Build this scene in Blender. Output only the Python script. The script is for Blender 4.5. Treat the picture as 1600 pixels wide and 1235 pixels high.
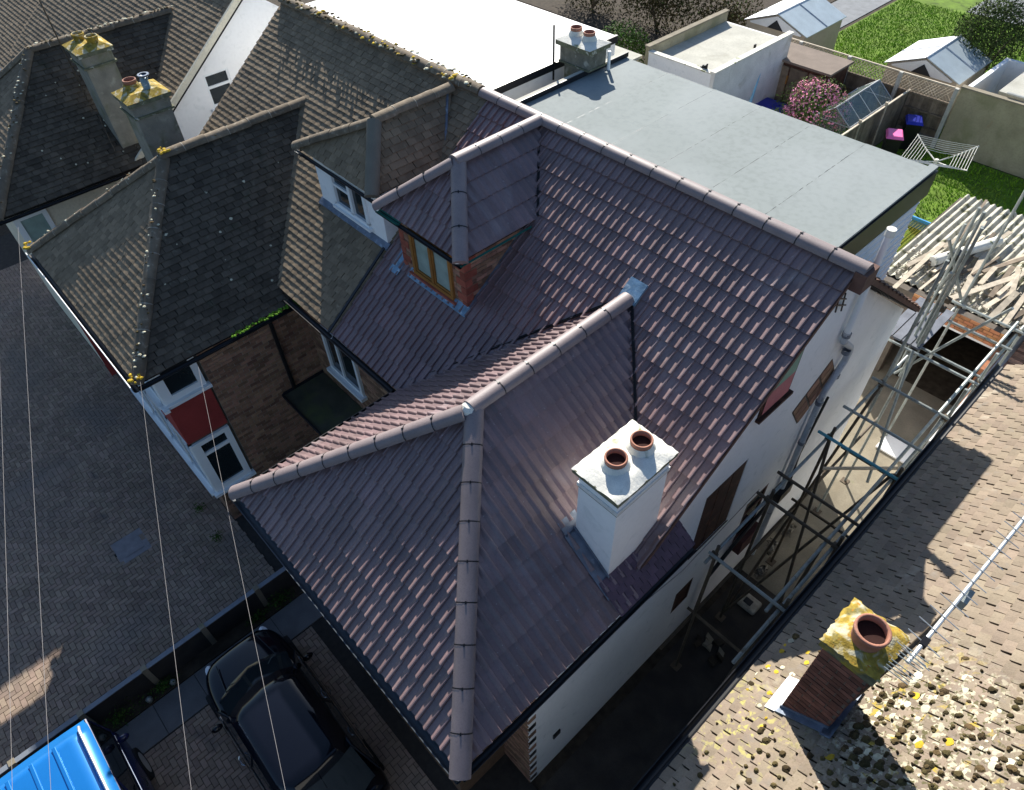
import bpy, math, random
from mathutils import Vector, Matrix, geometry
from math import sin, cos, pi, radians, atan2, sqrt
for o in list(bpy.data.objects): bpy.data.objects.remove(o, do_unlink=True)
RN = random.Random(11)
SC = bpy.context.scene
# ------------------------------------------------------------------ camera (drone, 13 units above ground)
RC = ((0.68041727, 0.73220373, -0.03016688), (0.52558107, -0.51626747, -0.67618965), (-0.51068276, 0.44423597, -0.73610972))
CAM = Vector((0, 0, 13.0)); FPX = 1098.66
cd = bpy.data.cameras.new('camera'); cam = bpy.data.objects.new('camera', cd); SC.collection.objects.link(cam)
m = Matrix.Identity(4)
for i in range(3):
    m[i][0] = RC[0][i]; m[i][1] = -RC[1][i]; m[i][2] = -RC[2][i]
m.translation = CAM
cam.matrix_world = m
cd.sensor_width = 36; cd.lens = FPX / 1600 * 36; cd.clip_start = .1; cd.clip_end = 500
SC.camera = cam
# ------------------------------------------------------------------ sky, sun, exposure
SUND = Vector((-.65, .55, .522)).normalized()
W = bpy.data.worlds.new('World'); SC.world = W; W.use_nodes = True
nt = W.node_tree; sky = nt.nodes.new('ShaderNodeTexSky'); sky.sky_type = 'NISHITA'; sky.sun_disc = False
sky.sun_elevation = math.asin(SUND.z); sky.sun_rotation = atan2(SUND.x, SUND.y)
bg = nt.nodes['Background']; bg.inputs[1].default_value = .07
tn = nt.nodes.new('ShaderNodeMix'); tn.data_type = 'RGBA'; tn.blend_type = 'MULTIPLY'; tn.inputs[0].default_value = 1; tn.inputs[7].default_value = (.84, .98, 1.12, 1)
nt.links.new(sky.outputs[0], tn.inputs[6]); nt.links.new(tn.outputs[2], bg.inputs[0])
sl = bpy.data.lights.new('sun', 'SUN'); sl.energy = 5.0; sl.angle = radians(.5); sl.color = (1, .95, .87)
so = bpy.data.objects.new('sun', sl); SC.collection.objects.link(so); so.location = SUND * 60
so.rotation_euler = SUND.to_track_quat('Z', 'Y').to_euler()
SC.view_settings.view_transform = 'Standard'; SC.view_settings.look = 'None'
SC.view_settings.gamma = 1; SC.view_settings.use_curve_mapping = False
SC.view_settings.exposure = 1.02
# ------------------------------------------------------------------ materials
MATS = {}
def mat(name, col, rough=.85, var=.18, scale=5, bump=.25, bscale=60, spec=.3, metal=0, isl=.15, blots=(), trans=0, alpha=1, fine=.1, hue=.0):
    """procedural material: noise tone, per piece tone, coloured growth patches, fine relief"""
    if name in MATS: return MATS[name]
    M = bpy.data.materials.new(name); M.use_nodes = True; n = M.node_tree.nodes; l = M.node_tree.links
    b = n['Principled BSDF']; b.inputs['Roughness'].default_value = rough; b.inputs['Metallic'].default_value = metal
    b.inputs['Specular IOR Level'].default_value = spec
    if trans: b.inputs['Transmission Weight'].default_value = trans
    if alpha < 1: b.inputs['Alpha'].default_value = alpha
    g = n.new('ShaderNodeNewGeometry'); oi = n.new('ShaderNodeObjectInfo')
    pos = g.outputs['Position']
    def noise(sc, det=3, dist=0):
        t = n.new('ShaderNodeTexNoise'); t.inputs['Scale'].default_value = sc; t.inputs['Detail'].default_value = det; t.inputs['Distortion'].default_value = dist
        l.new(pos, t.inputs['Vector']); return t.outputs[0]
    def mixc(f, a, c):
        x = n.new('ShaderNodeMix'); x.data_type = 'RGBA'; l.new(f, x.inputs[0])
        for s, v in ((6, a), (7, c)):
            if isinstance(v, tuple): x.inputs[s].default_value = (*v, 1)
            else: l.new(v, x.inputs[s])
        return x.outputs[2]
    def mth(op, a, c=None, d=None):
        x = n.new('ShaderNodeMath'); x.operation = op
        for i, v in enumerate((a, c, d)):
            if v is None: continue
            if isinstance(v, (int, float)): x.inputs[i].default_value = v
            else: l.new(v, x.inputs[i])
        return x.outputs[0]
    def ramp(f, lo, hi):
        x = n.new('ShaderNodeMapRange'); x.inputs[1].default_value = lo; x.inputs[2].default_value = hi; l.new(f, x.inputs[0]); return x.outputs[0]
    lo = tuple(c * (1 - var) for c in col); hi = tuple(min(1, c * (1 + var)) for c in col)
    c = mixc(ramp(noise(scale, 4), .3, .7), lo, hi)
    if fine:
        f2 = noise(scale * 14, 3)
        c = mixc(mth('MULTIPLY', ramp(f2, .45, .8), fine * 4), c, tuple(v * .55 for v in col))
    if isl:
        r = mth('FRACT', mth('ADD', g.outputs['Random Per Island'], oi.outputs['Random']))
        hs = n.new('ShaderNodeHueSaturation'); l.new(c, hs.inputs['Color'])
        l.new(mth('ADD', mth('MULTIPLY', r, isl * 2), 1 - isl), hs.inputs['Value'])
        if hue: l.new(mth('ADD', mth('MULTIPLY', mth('FRACT', mth('MULTIPLY', r, 7.3)), hue * 2), .5 - hue), hs.inputs['Hue'])
        c = hs.outputs[0]
    for bl_ in blots:
        bc, bs, a0, a1 = bl_[:4]; nn = noise(bs, 4, .5); f_ = ramp(nn, a0, a1)
        if len(bl_) > 4:   # growth confined to one area of the roof
            vm = n.new('ShaderNodeVectorMath'); vm.operation = 'DISTANCE'; l.new(pos, vm.inputs[0]); vm.inputs[1].default_value = bl_[4]
            f_ = mth('MULTIPLY', f_, ramp(mth('ADD', vm.outputs['Value'], mth('MULTIPLY', noise(1.6, 3), .9)), bl_[5][1], bl_[5][0]))
        c = mixc(f_, c, bc)
    l.new(c, b.inputs['Base Color'])
    if bump:
        bp = n.new('ShaderNodeBump'); bp.inputs['Strength'].default_value = bump; bp.inputs['Distance'].default_value = .01
        l.new(noise(bscale, 4), bp.inputs['Height']); l.new(bp.outputs[0], b.inputs['Normal'])
    MATS[name] = M; return M
YL = (.36, .24, .03)
M_ptile = mat('mauve_concrete_tile', (.182, .12, .119), .42, .12, 2.5, .15, 90, .7, isl=.17, fine=.1, hue=.006, blots=[((.3, .25, .25), 1.3, .62, .85), ((.42, .38, .38), 22, .68, .8)])
M_pridge = mat('mauve_ridge_tile', (.225, .18, .176), .55, .1, 4, .15, 80, .4, isl=.06)
M_oldtile = mat('weathered_brown_tile', (.21, .158, .102), .9, .15, 3, .3, 50, isl=.2, blots=[((.31, .25, .17), 9, .62, .8), ((.13, .1, .065), 2.2, .6, .8)])
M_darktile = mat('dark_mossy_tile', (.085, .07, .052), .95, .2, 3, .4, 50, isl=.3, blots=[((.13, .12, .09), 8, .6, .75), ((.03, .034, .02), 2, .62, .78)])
M_oldridge = mat('weathered_ridge_tile', (.17, .135, .095), .95, .2, 6, .4, 40, isl=.2, blots=[((.3, .26, .2), 12, .58, .74), ((.3, .22, .04), 1.6, .66, .72)])
M_hipold = mat('plain_grey_hip_tile', (.16, .145, .115), .9, .1, 5, .2, 50, isl=.05)
M_clay = mat('buff_clay_tile', (.24, .19, .138), .9, .12, 3, .3, 60, isl=.14, hue=.008, blots=[((.21, .18, .145), 7, .58, .75), ((.4, .36, .28), 3, .64, .8), ((.46, .42, .3), 17, .53, .6, (.9,4.0,6.1), (1.0,1.6)), ((.38, .28, .05), 9, .61, .68, (.8,4.0,6.1), (1.0,1.6)), ((.1, .09, .04), 24, .56, .62, (.85,3.9,6.1), (1.0,1.8)), ((.4, .36, .12), 12, .54, .62, (-.25,3.3,5.2), (.6,1.2))])
M_under = mat('roof_deck_felt', (.02, .018, .017), 1, .1, 3, 0, isl=0)
M_white = mat('white_render', (.86, .86, .85), .8, .05, .9, .2, 30, isl=0, fine=.03, blots=[((.58, .57, .52), .9, .66, .85), ((.66, .68, .67), 4.5, .6, .8)])
M_whitedirty = mat('stained_white_render', (.72, .71, .68), .85, .1, 2, .2, 30, isl=0, blots=[((.4, .38, .32), 1.6, .6, .8)])
M_cream = mat('cream_render', (.7, .64, .5), .85, .06, 1.5, .15, 30, isl=0)
M_upvc = mat('white_plastic_frame', (.8, .82, .82), .35, .03, 3, 0, isl=0, fine=0)
M_red = mat('red_tile_hung_panel', (.3, .045, .04), .6, .1, 3, .1, 60, isl=.04)
M_brick = mat('brown_brick', (.27, .155, .1), .92, .2, 9, .4, 90, isl=.4, hue=.012)
M_redbrick = mat('red_quoin_brick', (.3, .085, .055), .9, .2, 9, .4, 90, isl=.25)
M_ybrick = mat('orange_brick', (.42, .19, .09), .9, .15, 9, .4, 90, isl=.25, hue=.01)
M_mortar = mat('sand_mortar', (.3, .27, .22), .95, .15, 8, .3, 120, isl=0)
M_dmortar = mat('dark_mortar', (.13, .11, .09), .95, .15, 8, .3, 120, isl=0)
M_felt = mat('mineral_felt', (.235, .262, .254), .9, .03, .8, .4, 170, isl=.03, fine=.1, blots=[((.3, .325, .325), .35, .45, .8), ((.2, .22, .22), 1.1, .7, .9)])
M_feltw = mat('white_roof_coating', (.8, .8, .78), .7, .04, 1, .1, 20, isl=0, fine=0)
M_feltg = mat('old_grey_felt', (.45, .44, .38), .95, .12, 1.2, .3, 80, isl=.03, blots=[((.3, .29, .24), .9, .55, .8)])
M_edge = mat('black_edge_trim', (.015, .017, .022), .4, .1, 3, 0, isl=0, fine=0)
M_black = mat('black_plastic', (.012, .012, .013), .35, .1, 3, 0, isl=0, fine=0)
M_green = mat('green_underlay_strip', (.02, .16, .12), .5, .1, 3, 0, isl=0, fine=0)
M_lead = mat('lead_flashing', (.15, .18, .23), .45, .3, 7, .3, 25, .5, .25, isl=.05, blots=[((.3, .36, .42), 9, .6, .78)])
M_bluelead = mat('bright_blue_flashing', (.16, .27, .37), .4, .3, 9, .3, 30, .5, .2, isl=.05, blots=[((.45, .55, .6), 11, .58, .7)])
M_leadbright = mat('sunlit_lead_flashing', (.6, .6, .6), .5, .1, 6, .2, 30, .5, .2, isl=0)  # lead lightened in colour to carry its sunlit brightness
M_pot = mat('terracotta_pot', (.33, .15, .1), .8, .15, 12, .2, 60, isl=.1, blots=[((.5, .3, .22), 10, .6, .8)])
M_soot = mat('soot', (.03, .012, .01), 1, .1, 3, 0, isl=0)
M_slab = mat('mortar_cap', (.72, .7, .62), .9, .1, 6, .5, 30, isl=0, blots=[((.2, .22, .1), 4, .62, .72)])
M_capedge = mat('mossy_slab_edge', (.16, .16, .1), 1, .3, 12, .6, 40, isl=0, blots=[((.5, .48, .4), 10, .6, .7)])
M_lichen = mat('yellow_lichen_cap', (.34, .24, .04), .98, .35, 18, .6, 60, isl=0, blots=[((.5, .46, .32), 9, .52, .64), ((.1, .1, .04), 6, .56, .7), ((.38, .17, .02), 22, .62, .7)])
M_lstack = mat('grey_render_stack', (.27, .25, .2), .95, .2, 4, .5, 30, isl=.05, blots=[((.17, .17, .09), 2.5, .52, .72), ((.4, .38, .3), 5, .6, .75)])
M_timber = mat('varnished_timber', (.3, .14, .035), .5, .2, 6, .1, 60, isl=.1)
M_brownwood = mat('dark_brown_board', (.06, .024, .015), .7, .4, 6, .3, 30, isl=.1, blots=[((.12, .05, .03), 5, .55, .7)])
M_glass = mat('dark_window_glass', (.015, .022, .025), .05, .1, 3, 0, spec=.6, isl=0, fine=0)
M_glasspale = mat('net_curtain_glass', (.3, .4, .36), .12, .15, 5, 0, spec=.6, isl=.05, fine=.05)
M_paver = mat('clay_paver', (.27, .2, .15), .9, .15, 1.2, .3, 60, isl=.2, hue=.01, blots=[((.19, .155, .13), .6, .5, .75), ((.12, .1, .09), 1.7, .66, .8)])
M_paverdark = mat('paver_joint', (.045, .04, .035), 1, .2, 9, .3, 60, isl=0)
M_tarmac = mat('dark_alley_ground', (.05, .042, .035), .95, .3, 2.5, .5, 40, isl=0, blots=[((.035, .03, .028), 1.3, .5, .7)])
M_conc = mat('old_concrete', (.24, .21, .155), .95, .2, 2, .4, 40, isl=.06, blots=[((.2, .17, .12), 1.5, .55, .72), ((.16, .17, .08), 2.5, .66, .8)])
M_concwall = mat('stained_concrete_wall', (.34, .3, .2), .95, .22, 1.2, .3, 30, isl=.04, blots=[((.2, .2, .1), .9, .5, .7), ((.3, .16, .08), 1.6, .64, .8)])
M_soil = mat('soil', (.05, .038, .026), 1, .4, 6, .8, 30, isl=0)
M_lawn = mat('lawn_ground', (.12, .2, .02), 1, .25, 2, .6, 30, isl=0, blots=[((.06, .1, .012), 3, .52, .7)])
M_grass = mat('grass_blade', (.17, .32, .02), .8, .25, 3, 0, spec=.1, isl=.3, fine=0, blots=[((.26, .33, .05), .8, .55, .75), ((.07, .16, .015), 1.7, .58, .75)])
M_leaf = mat('leaf', (.05, .1, .018), .8, .2, 3, 0, spec=.08, isl=.45, fine=0, hue=.02)
M_leafpale = mat('pale_leaf', (.12, .17, .05), .8, .2, 3, 0, spec=.08, isl=.45, fine=0)
M_leafgrey = mat('dark_grey_green_leaf', (.055, .08, .025), .9, .2, 3, 0, spec=.05, isl=.5, fine=0)
M_petal = mat('pink_petal', (.75, .3, .42), .8, .2, 3, 0, spec=.08, isl=.35, fine=0, hue=.03)
M_moss = mat('moss', (.075, .055, .022), 1, .3, 30, .9, 120, isl=.5, hue=.02)
M_mossgreen = mat('bright_moss', (.12, .26, .02), 1, .3, 30, .5, 120, isl=.4)
M_lich2 = mat('pale_lichen', (.55, .52, .38), 1, .2, 30, .4, 120, isl=.25)
M_lichy = mat('orange_lichen', (.5, .34, .03), 1, .2, 30, .4, 120, isl=.3)
M_steel = mat('galvanised_tube', (.33, .36, .34), .55, .2, 8, .2, 60, .5, .35, isl=.2, blots=[((.14, .11, .07), 7, .6, .75)])
M_steeldark = mat('rusty_tube', (.1, .075, .05), .7, .3, 8, .2, 60, .4, .2, isl=.2)
M_steelblue = mat('turquoise_painted_tube', (.12, .42, .5), .5, .2, 8, .1, 60, isl=.1)
M_board = mat('scaffold_board', (.15, .16, .185), .9, .2, 5, .3, 40, isl=.2)
M_wood = mat('grey_fence_timber', (.17, .135, .1), .95, .25, 6, .4, 40, isl=.3)
M_woodpale = mat('pale_timber', (.5, .43, .33), .9, .2, 6, .3, 40, isl=.25)
M_asb = mat('corrugated_cement', (.42, .4, .33), .95, .2, 3, .5, 40, isl=.12, blots=[((.13, .13, .07), 4, .54, .68)])
M_metalw = mat('white_metal_sheet', (.72, .73, .74), .45, .06, 3, .05, 30, .5, .1, isl=.05)
M_metalg = mat('pale_blue_metal_sheet', (.4, .47, .5), .5, .08, 3, .05, 30, .5, .1, isl=.05)
M_shedwall = mat('beige_shed_wall', (.42, .36, .28), .8, .08, 3, .05, 30, isl=.04)
M_blue = mat('blue_plastic', (.02, .03, .32), .4, .1, 4, 0, isl=0, fine=0)
M_skyblue = mat('sky_blue_paint', (.07, .3, .62), .5, .1, 4, 0, isl=0, fine=0)
M_pink = mat('pink_plastic', (.8, .16, .38), .4, .1, 4, 0, isl=0, fine=0)
M_carblack = mat('black_car_paint', (.004, .005, .009), .08, .05, 2, 0, spec=.35, isl=0, fine=0)
M_carblue = mat('bright_blue_car_paint', (.01, .17, .5), .25, .05, 2, 0, spec=.6, metal=.3, isl=0, fine=0)
M_navy = mat('navy_car_panel', (.01, .015, .07), .25, .05, 2, 0, spec=.6, isl=0, fine=0)
M_carglass = mat('car_glass', (.012, .018, .022), .03, .05, 2, 0, spec=.8, isl=0, fine=0)
M_chrome = mat('chrome', (.7, .7, .72), .18, .02, 2, 0, metal=1, isl=0, fine=0)
M_lamp = mat('lamp_lens', (.55, .57, .6), .15, .05, 2, 0, spec=.8, isl=0, fine=0)
M_lampred = mat('red_lamp_lens', (.3, .01, .01), .15, .05, 2, 0, spec=.8, isl=0, fine=0)
M_tyre = mat('tyre', (.012, .012, .012), .9, .1, 2, 0, isl=0, fine=0)
M_alu = mat('aluminium', (.55, .56, .55), .35, .1, 5, 0, metal=.6, isl=.1)
M_cable = mat('pale_cable', (.27, .25, .24), .7, .1, 5, 0, isl=0, fine=0)
M_gh = mat('greenhouse_glass', (.2, .27, .24), .08, .1, 3, 0, spec=.7, isl=.1, alpha=.55, fine=0)
M_rub = mat('rubble_stone', (.3, .27, .22), 1, .25, 10, .5, 50, isl=.4)
M_pinkmat = mat('pink_glass_reflection', (.5, .16, .17), .7, .1, 4, 0, isl=0)  # reflection colours of the attic glass, painted as plain tints
M_greenmat = mat('green_glass_reflection', (.22, .36, .26), .7, .1, 4, 0, isl=0)
M_hedge = mat('brown_hedge_twig', (.075, .065, .03), 1, .3, 3, 0, spec=.05, isl=.5, fine=0)
# ------------------------------------------------------------------ mesh helpers
WL = {}
def V3(*a): return Vector(a)
def tag(o, label=None, cat=None, group=None, kind=None):
    if label: o['label'] = label
    if cat: o['category'] = cat
    if group: o['group'] = group
    if kind: o['kind'] = kind
    return o
def link(o, parent=None, wl=None):
    SC.collection.objects.link(o)
    wl = Vector(wl) if wl is not None else Vector((0, 0, 0))
    WL[o.name] = wl
    if parent is not None: o.parent = parent; o.location = wl - WL[parent.name]
    else: o.location = wl
    return o
def empty(name, loc, label=None, cat=None, group=None):
    o = bpy.data.objects.new(name, None); o.empty_display_size = .2
    link(o, None, loc); return tag(o, label, cat, group)
class MB:
    def __init__(s): s.v = []; s.f = []
    def add(s, vs, fs):
        o = len(s.v); s.v += [Vector(x) for x in vs]; s.f += [tuple(i + o for i in f) for f in fs]; return s
    def box(s, x0, x1, y0, y1, z0, z1):
        return s.add([(x0,y0,z0),(x1,y0,z0),(x1,y1,z0),(x0,y1,z0),(x0,y0,z1),(x1,y0,z1),(x1,y1,z1),(x0,y1,z1)],
                     [(0,3,2,1),(4,5,6,7),(0,1,5,4),(1,2,6,5),(2,3,7,6),(3,0,4,7)])
    def obox(s, P, A, B, Cc):   # corner and three edge vectors (right handed)
        P, A, B, Cc = map(Vector, (P, A, B, Cc))
        return s.add([P, P+A, P+A+B, P+B, P+Cc, P+A+Cc, P+A+B+Cc, P+B+Cc],
                     [(0,3,2,1),(4,5,6,7),(0,1,5,4),(1,2,6,5),(2,3,7,6),(3,0,4,7)])
    def prism(s, pts, d):
        pts = [Vector(p) for p in pts]; d = Vector(d); n = len(pts)
        return s.add(pts + [p + d for p in pts], [tuple(range(n))[::-1], tuple(range(n, 2*n))] + [(i, (i+1) % n, n+(i+1) % n, n+i) for i in range(n)])
    def tube(s, pts, r, n=8, cap=True):
        pts = [Vector(p) for p in pts]; rs = r if isinstance(r, (list, tuple)) else [r] * len(pts)
        vs = []; prev = None
        for i, p in enumerate(pts):
            a = pts[max(i-1, 0)]; b = pts[min(i+1, len(pts)-1)]; t = (b - a).normalized()
            ref = prev if prev is not None else (Vector((0,0,1)) if abs(t.z) < .9 else Vector((1,0,0)))
            u = (ref - t * ref.dot(t)).normalized(); w = t.cross(u); prev = u
            vs += [p + (u * cos(2*pi*k/n) + w * sin(2*pi*k/n)) * rs[i] for k in range(n)]
        fs = [(i*n+k, i*n+(k+1) % n, (i+1)*n+(k+1) % n, (i+1)*n+k) for i in range(len(pts)-1) for k in range(n)]
        if cap: fs += [tuple(range(n))[::-1], tuple((len(pts)-1)*n + k for k in range(n))]
        return s.add(vs, fs)
    def lathe(s, c, prof, n=20):
        c = Vector(c); vs = [c + Vector((r*cos(2*pi*k/n), r*sin(2*pi*k/n), z)) for r, z in prof for k in range(n)]
        return s.add(vs, [(i*n+k, i*n+(k+1) % n, (i+1)*n+(k+1) % n, (i+1)*n+k) for i in range(len(prof)-1) for k in range(n)])
    def panel(s, O, U, Vv, outer, holes=(), depth=.1):
        """wall panel in plane O+u*U+v*V with outward normal UxV; openings are real, with reveals going inwards"""
        O, U, Vv = map(Vector, (O, U, Vv)); N = U.cross(Vv)
        loops = [list(outer)] + [list(h) for h in holes]
        P = [[O + U*a + Vv*b for a, b in lp] for lp in loops]
        tris = geometry.tessellate_polygon([[Vector((a, b, 0)) for a, b in lp] for lp in loops])
        flat = [p for lp in P for p in lp]
        fs = []
        for t in tris:
            a, b, c = t
            if (flat[b]-flat[a]).cross(flat[c]-flat[a]).dot(N) < 0: t = (a, c, b)
            fs.append(tuple(t))
        s.add(flat, fs)
        for lp in P:
            n = len(lp); s.add(lp + [p - N*depth for p in lp], [(i, n+i, n+(i+1) % n, (i+1) % n) for i in range(n)])
        return s
    def build(s, name, mat_, parent=None, label=None, cat=None, group=None, kind=None, smooth=False, bevel=0, wl=None):
        me = bpy.data.meshes.new(name)
        if wl is None:
            xs = [v.x for v in s.v]; ys = [v.y for v in s.v]; zs = [v.z for v in s.v]
            wl = Vector(((min(xs)+max(xs))/2, (min(ys)+max(ys))/2, min(zs)))
        wl = Vector(wl)
        me.from_pydata([v - wl for v in s.v], [], s.f)
        if isinstance(mat_, (list, tuple)):
            for q in mat_: me.materials.append(q)
        else: me.materials.append(mat_)
        if smooth: me.polygons.foreach_set('use_smooth', [True] * len(me.polygons))
        me.update()
        o = bpy.data.objects.new(name, me); link(o, parent, wl)
        if bevel:
            b = o.modifiers.new('bevel', 'BEVEL'); b.width = bevel; b.segments = 2; b.limit_method = 'ANGLE'
        return tag(o, label, cat, group, kind)
def rect(a0, a1, b0, b1): return [(a0, b0), (a1, b0), (a1, b1), (a0, b1)]
def px_of(P):
    d = Vector(P) - CAM; q = [sum(RC[r][i]*d[i] for i in range(3)) for r in range(3)]
    if q[2] <= .1: return None
    return (800 + FPX*q[0]/q[2], 617.5 + FPX*q[1]/q[2], q[2])
def seen(P, mrg=25):
    p = px_of(P); return p is not None and -mrg < p[0] < 1600+mrg and -mrg < p[1] < 1235+mrg
# ---- clipping in the (u,v) plane
def clip_poly(poly, a, b):   # keep points left of a->b ; poly of 3D local coords
    out = []; ex, ey = b[0]-a[0], b[1]-a[1]
    def side(p): return ex*(p[1]-a[1]) - ey*(p[0]-a[0])
    for i in range(len(poly)):
        p, q = poly[i], poly[(i+1) % len(poly)]; sp, sq = side(p), side(q)
        if sp >= 0: out.append(p)
        if (sp >= 0) != (sq >= 0):
            t = sp/(sp-sq); out.append(tuple(p[k] + (q[k]-p[k])*t for k in range(3)))
    return out
def inside(poly, p, eps=-1e-6):
    return all((poly[(i+1) % len(poly)][0]-poly[i][0])*(p[1]-poly[i][1]) - (poly[(i+1) % len(poly)][1]-poly[i][1])*(p[0]-poly[i][0]) >= eps for i in range(len(poly)))
def double_roman(w, g, lap=.03, hr=.033, th=.025):
    """two-roll interlocking tile: pans, rolls that step thicker towards the lower end"""
    L = g + lap; us = [(0, 0), (.46, 0), (.75, .93), (.86, 1), (.93, .8), (.97, 0), (1, 0)]
    prof = [(a*w/2, h) for a, h in us] + [(w/2 + a*w/2, h) for a, h in us[1:]]
    rows = [(0, 1, 1), (.5, .88, .5), (1, .55, 0)]
    vs = []; 
    for (fv, fr, ft) in rows: vs += [(u, L*fv, hr*fr*h + th*ft) for u, h in prof]
    n = len(prof); fs = [(r*n+i, r*n+i+1, (r+1)*n+i+1, (r+1)*n+i) for r in range(2) for i in range(n-1)]
    o = len(vs); vs += [(u, 0, -.012) for u, h in prof]
    fs += [(o+i, o+i+1, i+1, i) for i in range(n-1)]
    return vs, fs
def plain_tile(w, g, lap=.02, th=.018, gap=.007):
    L = g + lap; a, b = gap/2, w-gap/2; m_ = (a+b)/2
    vs = [(a,0,th),(m_,0,th+.004),(b,0,th),(a,L,.001),(m_,L,.004),(b,L,.001),(a,0,-.006),(m_,0,-.004),(b,0,-.006),(a,L,-.006),(b,L,-.006)]
    fs = [(0,1,4,3),(1,2,5,4),(6,7,1,0),(7,8,2,1),(6,0,3,9),(8,10,5,2)]
    return vs, fs
class Tile:
    def __init__(s, name, vs, fs, w, g, mat_):
        s.vs, s.fs, s.w, s.g, s.mat = vs, fs, w, g, mat_
        s.me = bpy.data.meshes.new(name); s.me.from_pydata(vs, [], fs); s.me.materials.append(mat_); s.L = max(v[1] for v in vs)
def roof_recs(pts, tile, holes=(), lift=.02, bond=True, jit=.0, jrot=.0, seed=1, off=0):
    """tile records over a convex roof slope; pts[0]->pts[1] is the eave, counter clockwise from outside"""
    r_ = random.Random(seed); pts = [Vector(p) for p in pts]
    U = (pts[1]-pts[0]).normalized(); N = (pts[1]-pts[0]).cross(pts[-1]-pts[0]).normalized(); Vv = N.cross(U); P0 = pts[0]
    poly = [((p-P0).dot(U), (p-P0).dot(Vv)) for p in pts]
    hol = [[((Vector(p)-P0).dot(U), (Vector(p)-P0).dot(Vv)) for p in h] for h in holes]
    umin = min(p[0] for p in poly); umax = max(p[0] for p in poly); vmax = max(p[1] for p in poly)
    out = []; j = 0
    while j * tile.g < vmax:
        v0 = j * tile.g; i0 = math.floor((umin - off)/tile.w) - 1; i = i0
        while off + i * tile.w < umax:
            u0 = off + i * tile.w + (tile.w/2 if (bond and j % 2) else 0); i += 1
            c = [(u0, v0), (u0+tile.w, v0), (u0+tile.w, v0+tile.g), (u0, v0+tile.g)]
            if any(all(inside(h, q) for q in c) for h in hol): continue
            cc = [(u0, v0), (u0+tile.w, v0), (u0+tile.w, v0+tile.L), (u0, v0+tile.L)]
            ex, ey, ez = r_.uniform(-jit, jit), r_.uniform(-jit, jit)*.5, r_.uniform(0, jit)*.6
            rot = r_.uniform(-jrot, jrot)
            def toW(p):
                du, dv = p[0]*cos(rot) - p[1]*sin(rot), p[0]*sin(rot) + p[1]*cos(rot)
                return P0 + U*(u0+du+ex) + Vv*(v0+dv+ey) + N*(p[2]+lift+ez)
            if all(inside(poly, q) for q in cc):
                Mx = Matrix(((U.x*cos(rot)+Vv.x*sin(rot), -U.x*sin(rot)+Vv.x*cos(rot), N.x, 0), (U.y*cos(rot)+Vv.y*sin(rot), -U.y*sin(rot)+Vv.y*cos(rot), N.y, 0), (U.z*cos(rot)+Vv.z*sin(rot), -U.z*sin(rot)+Vv.z*cos(rot), N.z, 0), (0,0,0,1)))
                out.append((tile, Mx, P0 + U*(u0+ex) + Vv*(v0+ey) + N*(lift+ez), N, None))
                continue
            if not any(True for _ in [0]): continue
            quad = [(a, b, 0) for a, b in c]
            for k in range(len(poly)):
                quad = clip_poly(quad, poly[k], poly[(k+1) % len(poly)])
                if not quad: break
            if len(quad) < 3: continue
            ar = abs(sum(quad[k][0]*quad[(k+1) % len(quad)][1]-quad[(k+1) % len(quad)][0]*quad[k][1] for k in range(len(quad))))/2
            if ar < .05*tile.w*tile.g: continue
            vs = []; fs = []; idx = {}
            for f in tile.fs:
                pl = [(tile.vs[q][0]+u0, tile.vs[q][1]+v0, tile.vs[q][2]) for q in f]
                for k in range(len(poly)):
                    pl = clip_poly(pl, poly[k], poly[(k+1) % len(poly)])
                    if len(pl) < 3: break
                if len(pl) < 3: continue
                ids = []
                for q in pl:
                    key = (round(q[0], 4), round(q[1], 4), round(q[2], 4))
                    if key not in idx: idx[key] = len(vs); vs.append(P0 + U*q[0] + Vv*q[1] + N*(q[2]+lift))
                    if idx[key] not in ids: ids.append(idx[key])
                if len(ids) >= 3: fs.append(tuple(ids))
            if fs: out.append((tile, None, P0 + U*(u0+tile.w/2) + Vv*(v0+tile.g/2), N, (vs, fs)))
        j += 1
    return out
def place_tiles(parent, name, recs, limit=300, stuffname=None, minpx=0):
    sc = []
    for k, r in enumerate(recs):
        p = r[2]; q = px_of(p); s_ = -1
        if q and -20 < q[0] < 1620 and 5 < q[1] < 1235:
            d = (CAM - p); s_ = max(0, d.normalized().dot(r[3])) / d.length_squared
            if r[4] is not None: s_ *= .6
        sc.append((s_, k))
    sc.sort(reverse=True); ind = set(k for s_, k in sc[:limit] if s_ > 0)
    big = {}
    for k, r in enumerate(recs):
        tile, Mx, pos, N, geo = r
        if k in ind:
            if geo is None:
                o = bpy.data.objects.new(name, tile.me); SC.collection.objects.link(o); o.parent = parent
                Q = Mx.copy(); Q.translation = pos - WL[parent.name]; o.matrix_local = Q; WL[o.name] = pos
            else:
                mb = MB(); mb.v = list(geo[0]); mb.f = list(geo[1]); mb.build(name, tile.mat, parent)
        else:
            mb = big.setdefault(tile.mat.name, (MB(), tile.mat))[0]
            if geo is None: mb.add([(Mx.to_3x3() @ Vector(v)) + pos for v in tile.vs], tile.fs)
            else: mb.add(geo[0], geo[1])
    for mb, mt in big.values():
        mb.build(stuffname or (name + '_field'), mt, parent, kind='stuff')
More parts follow.
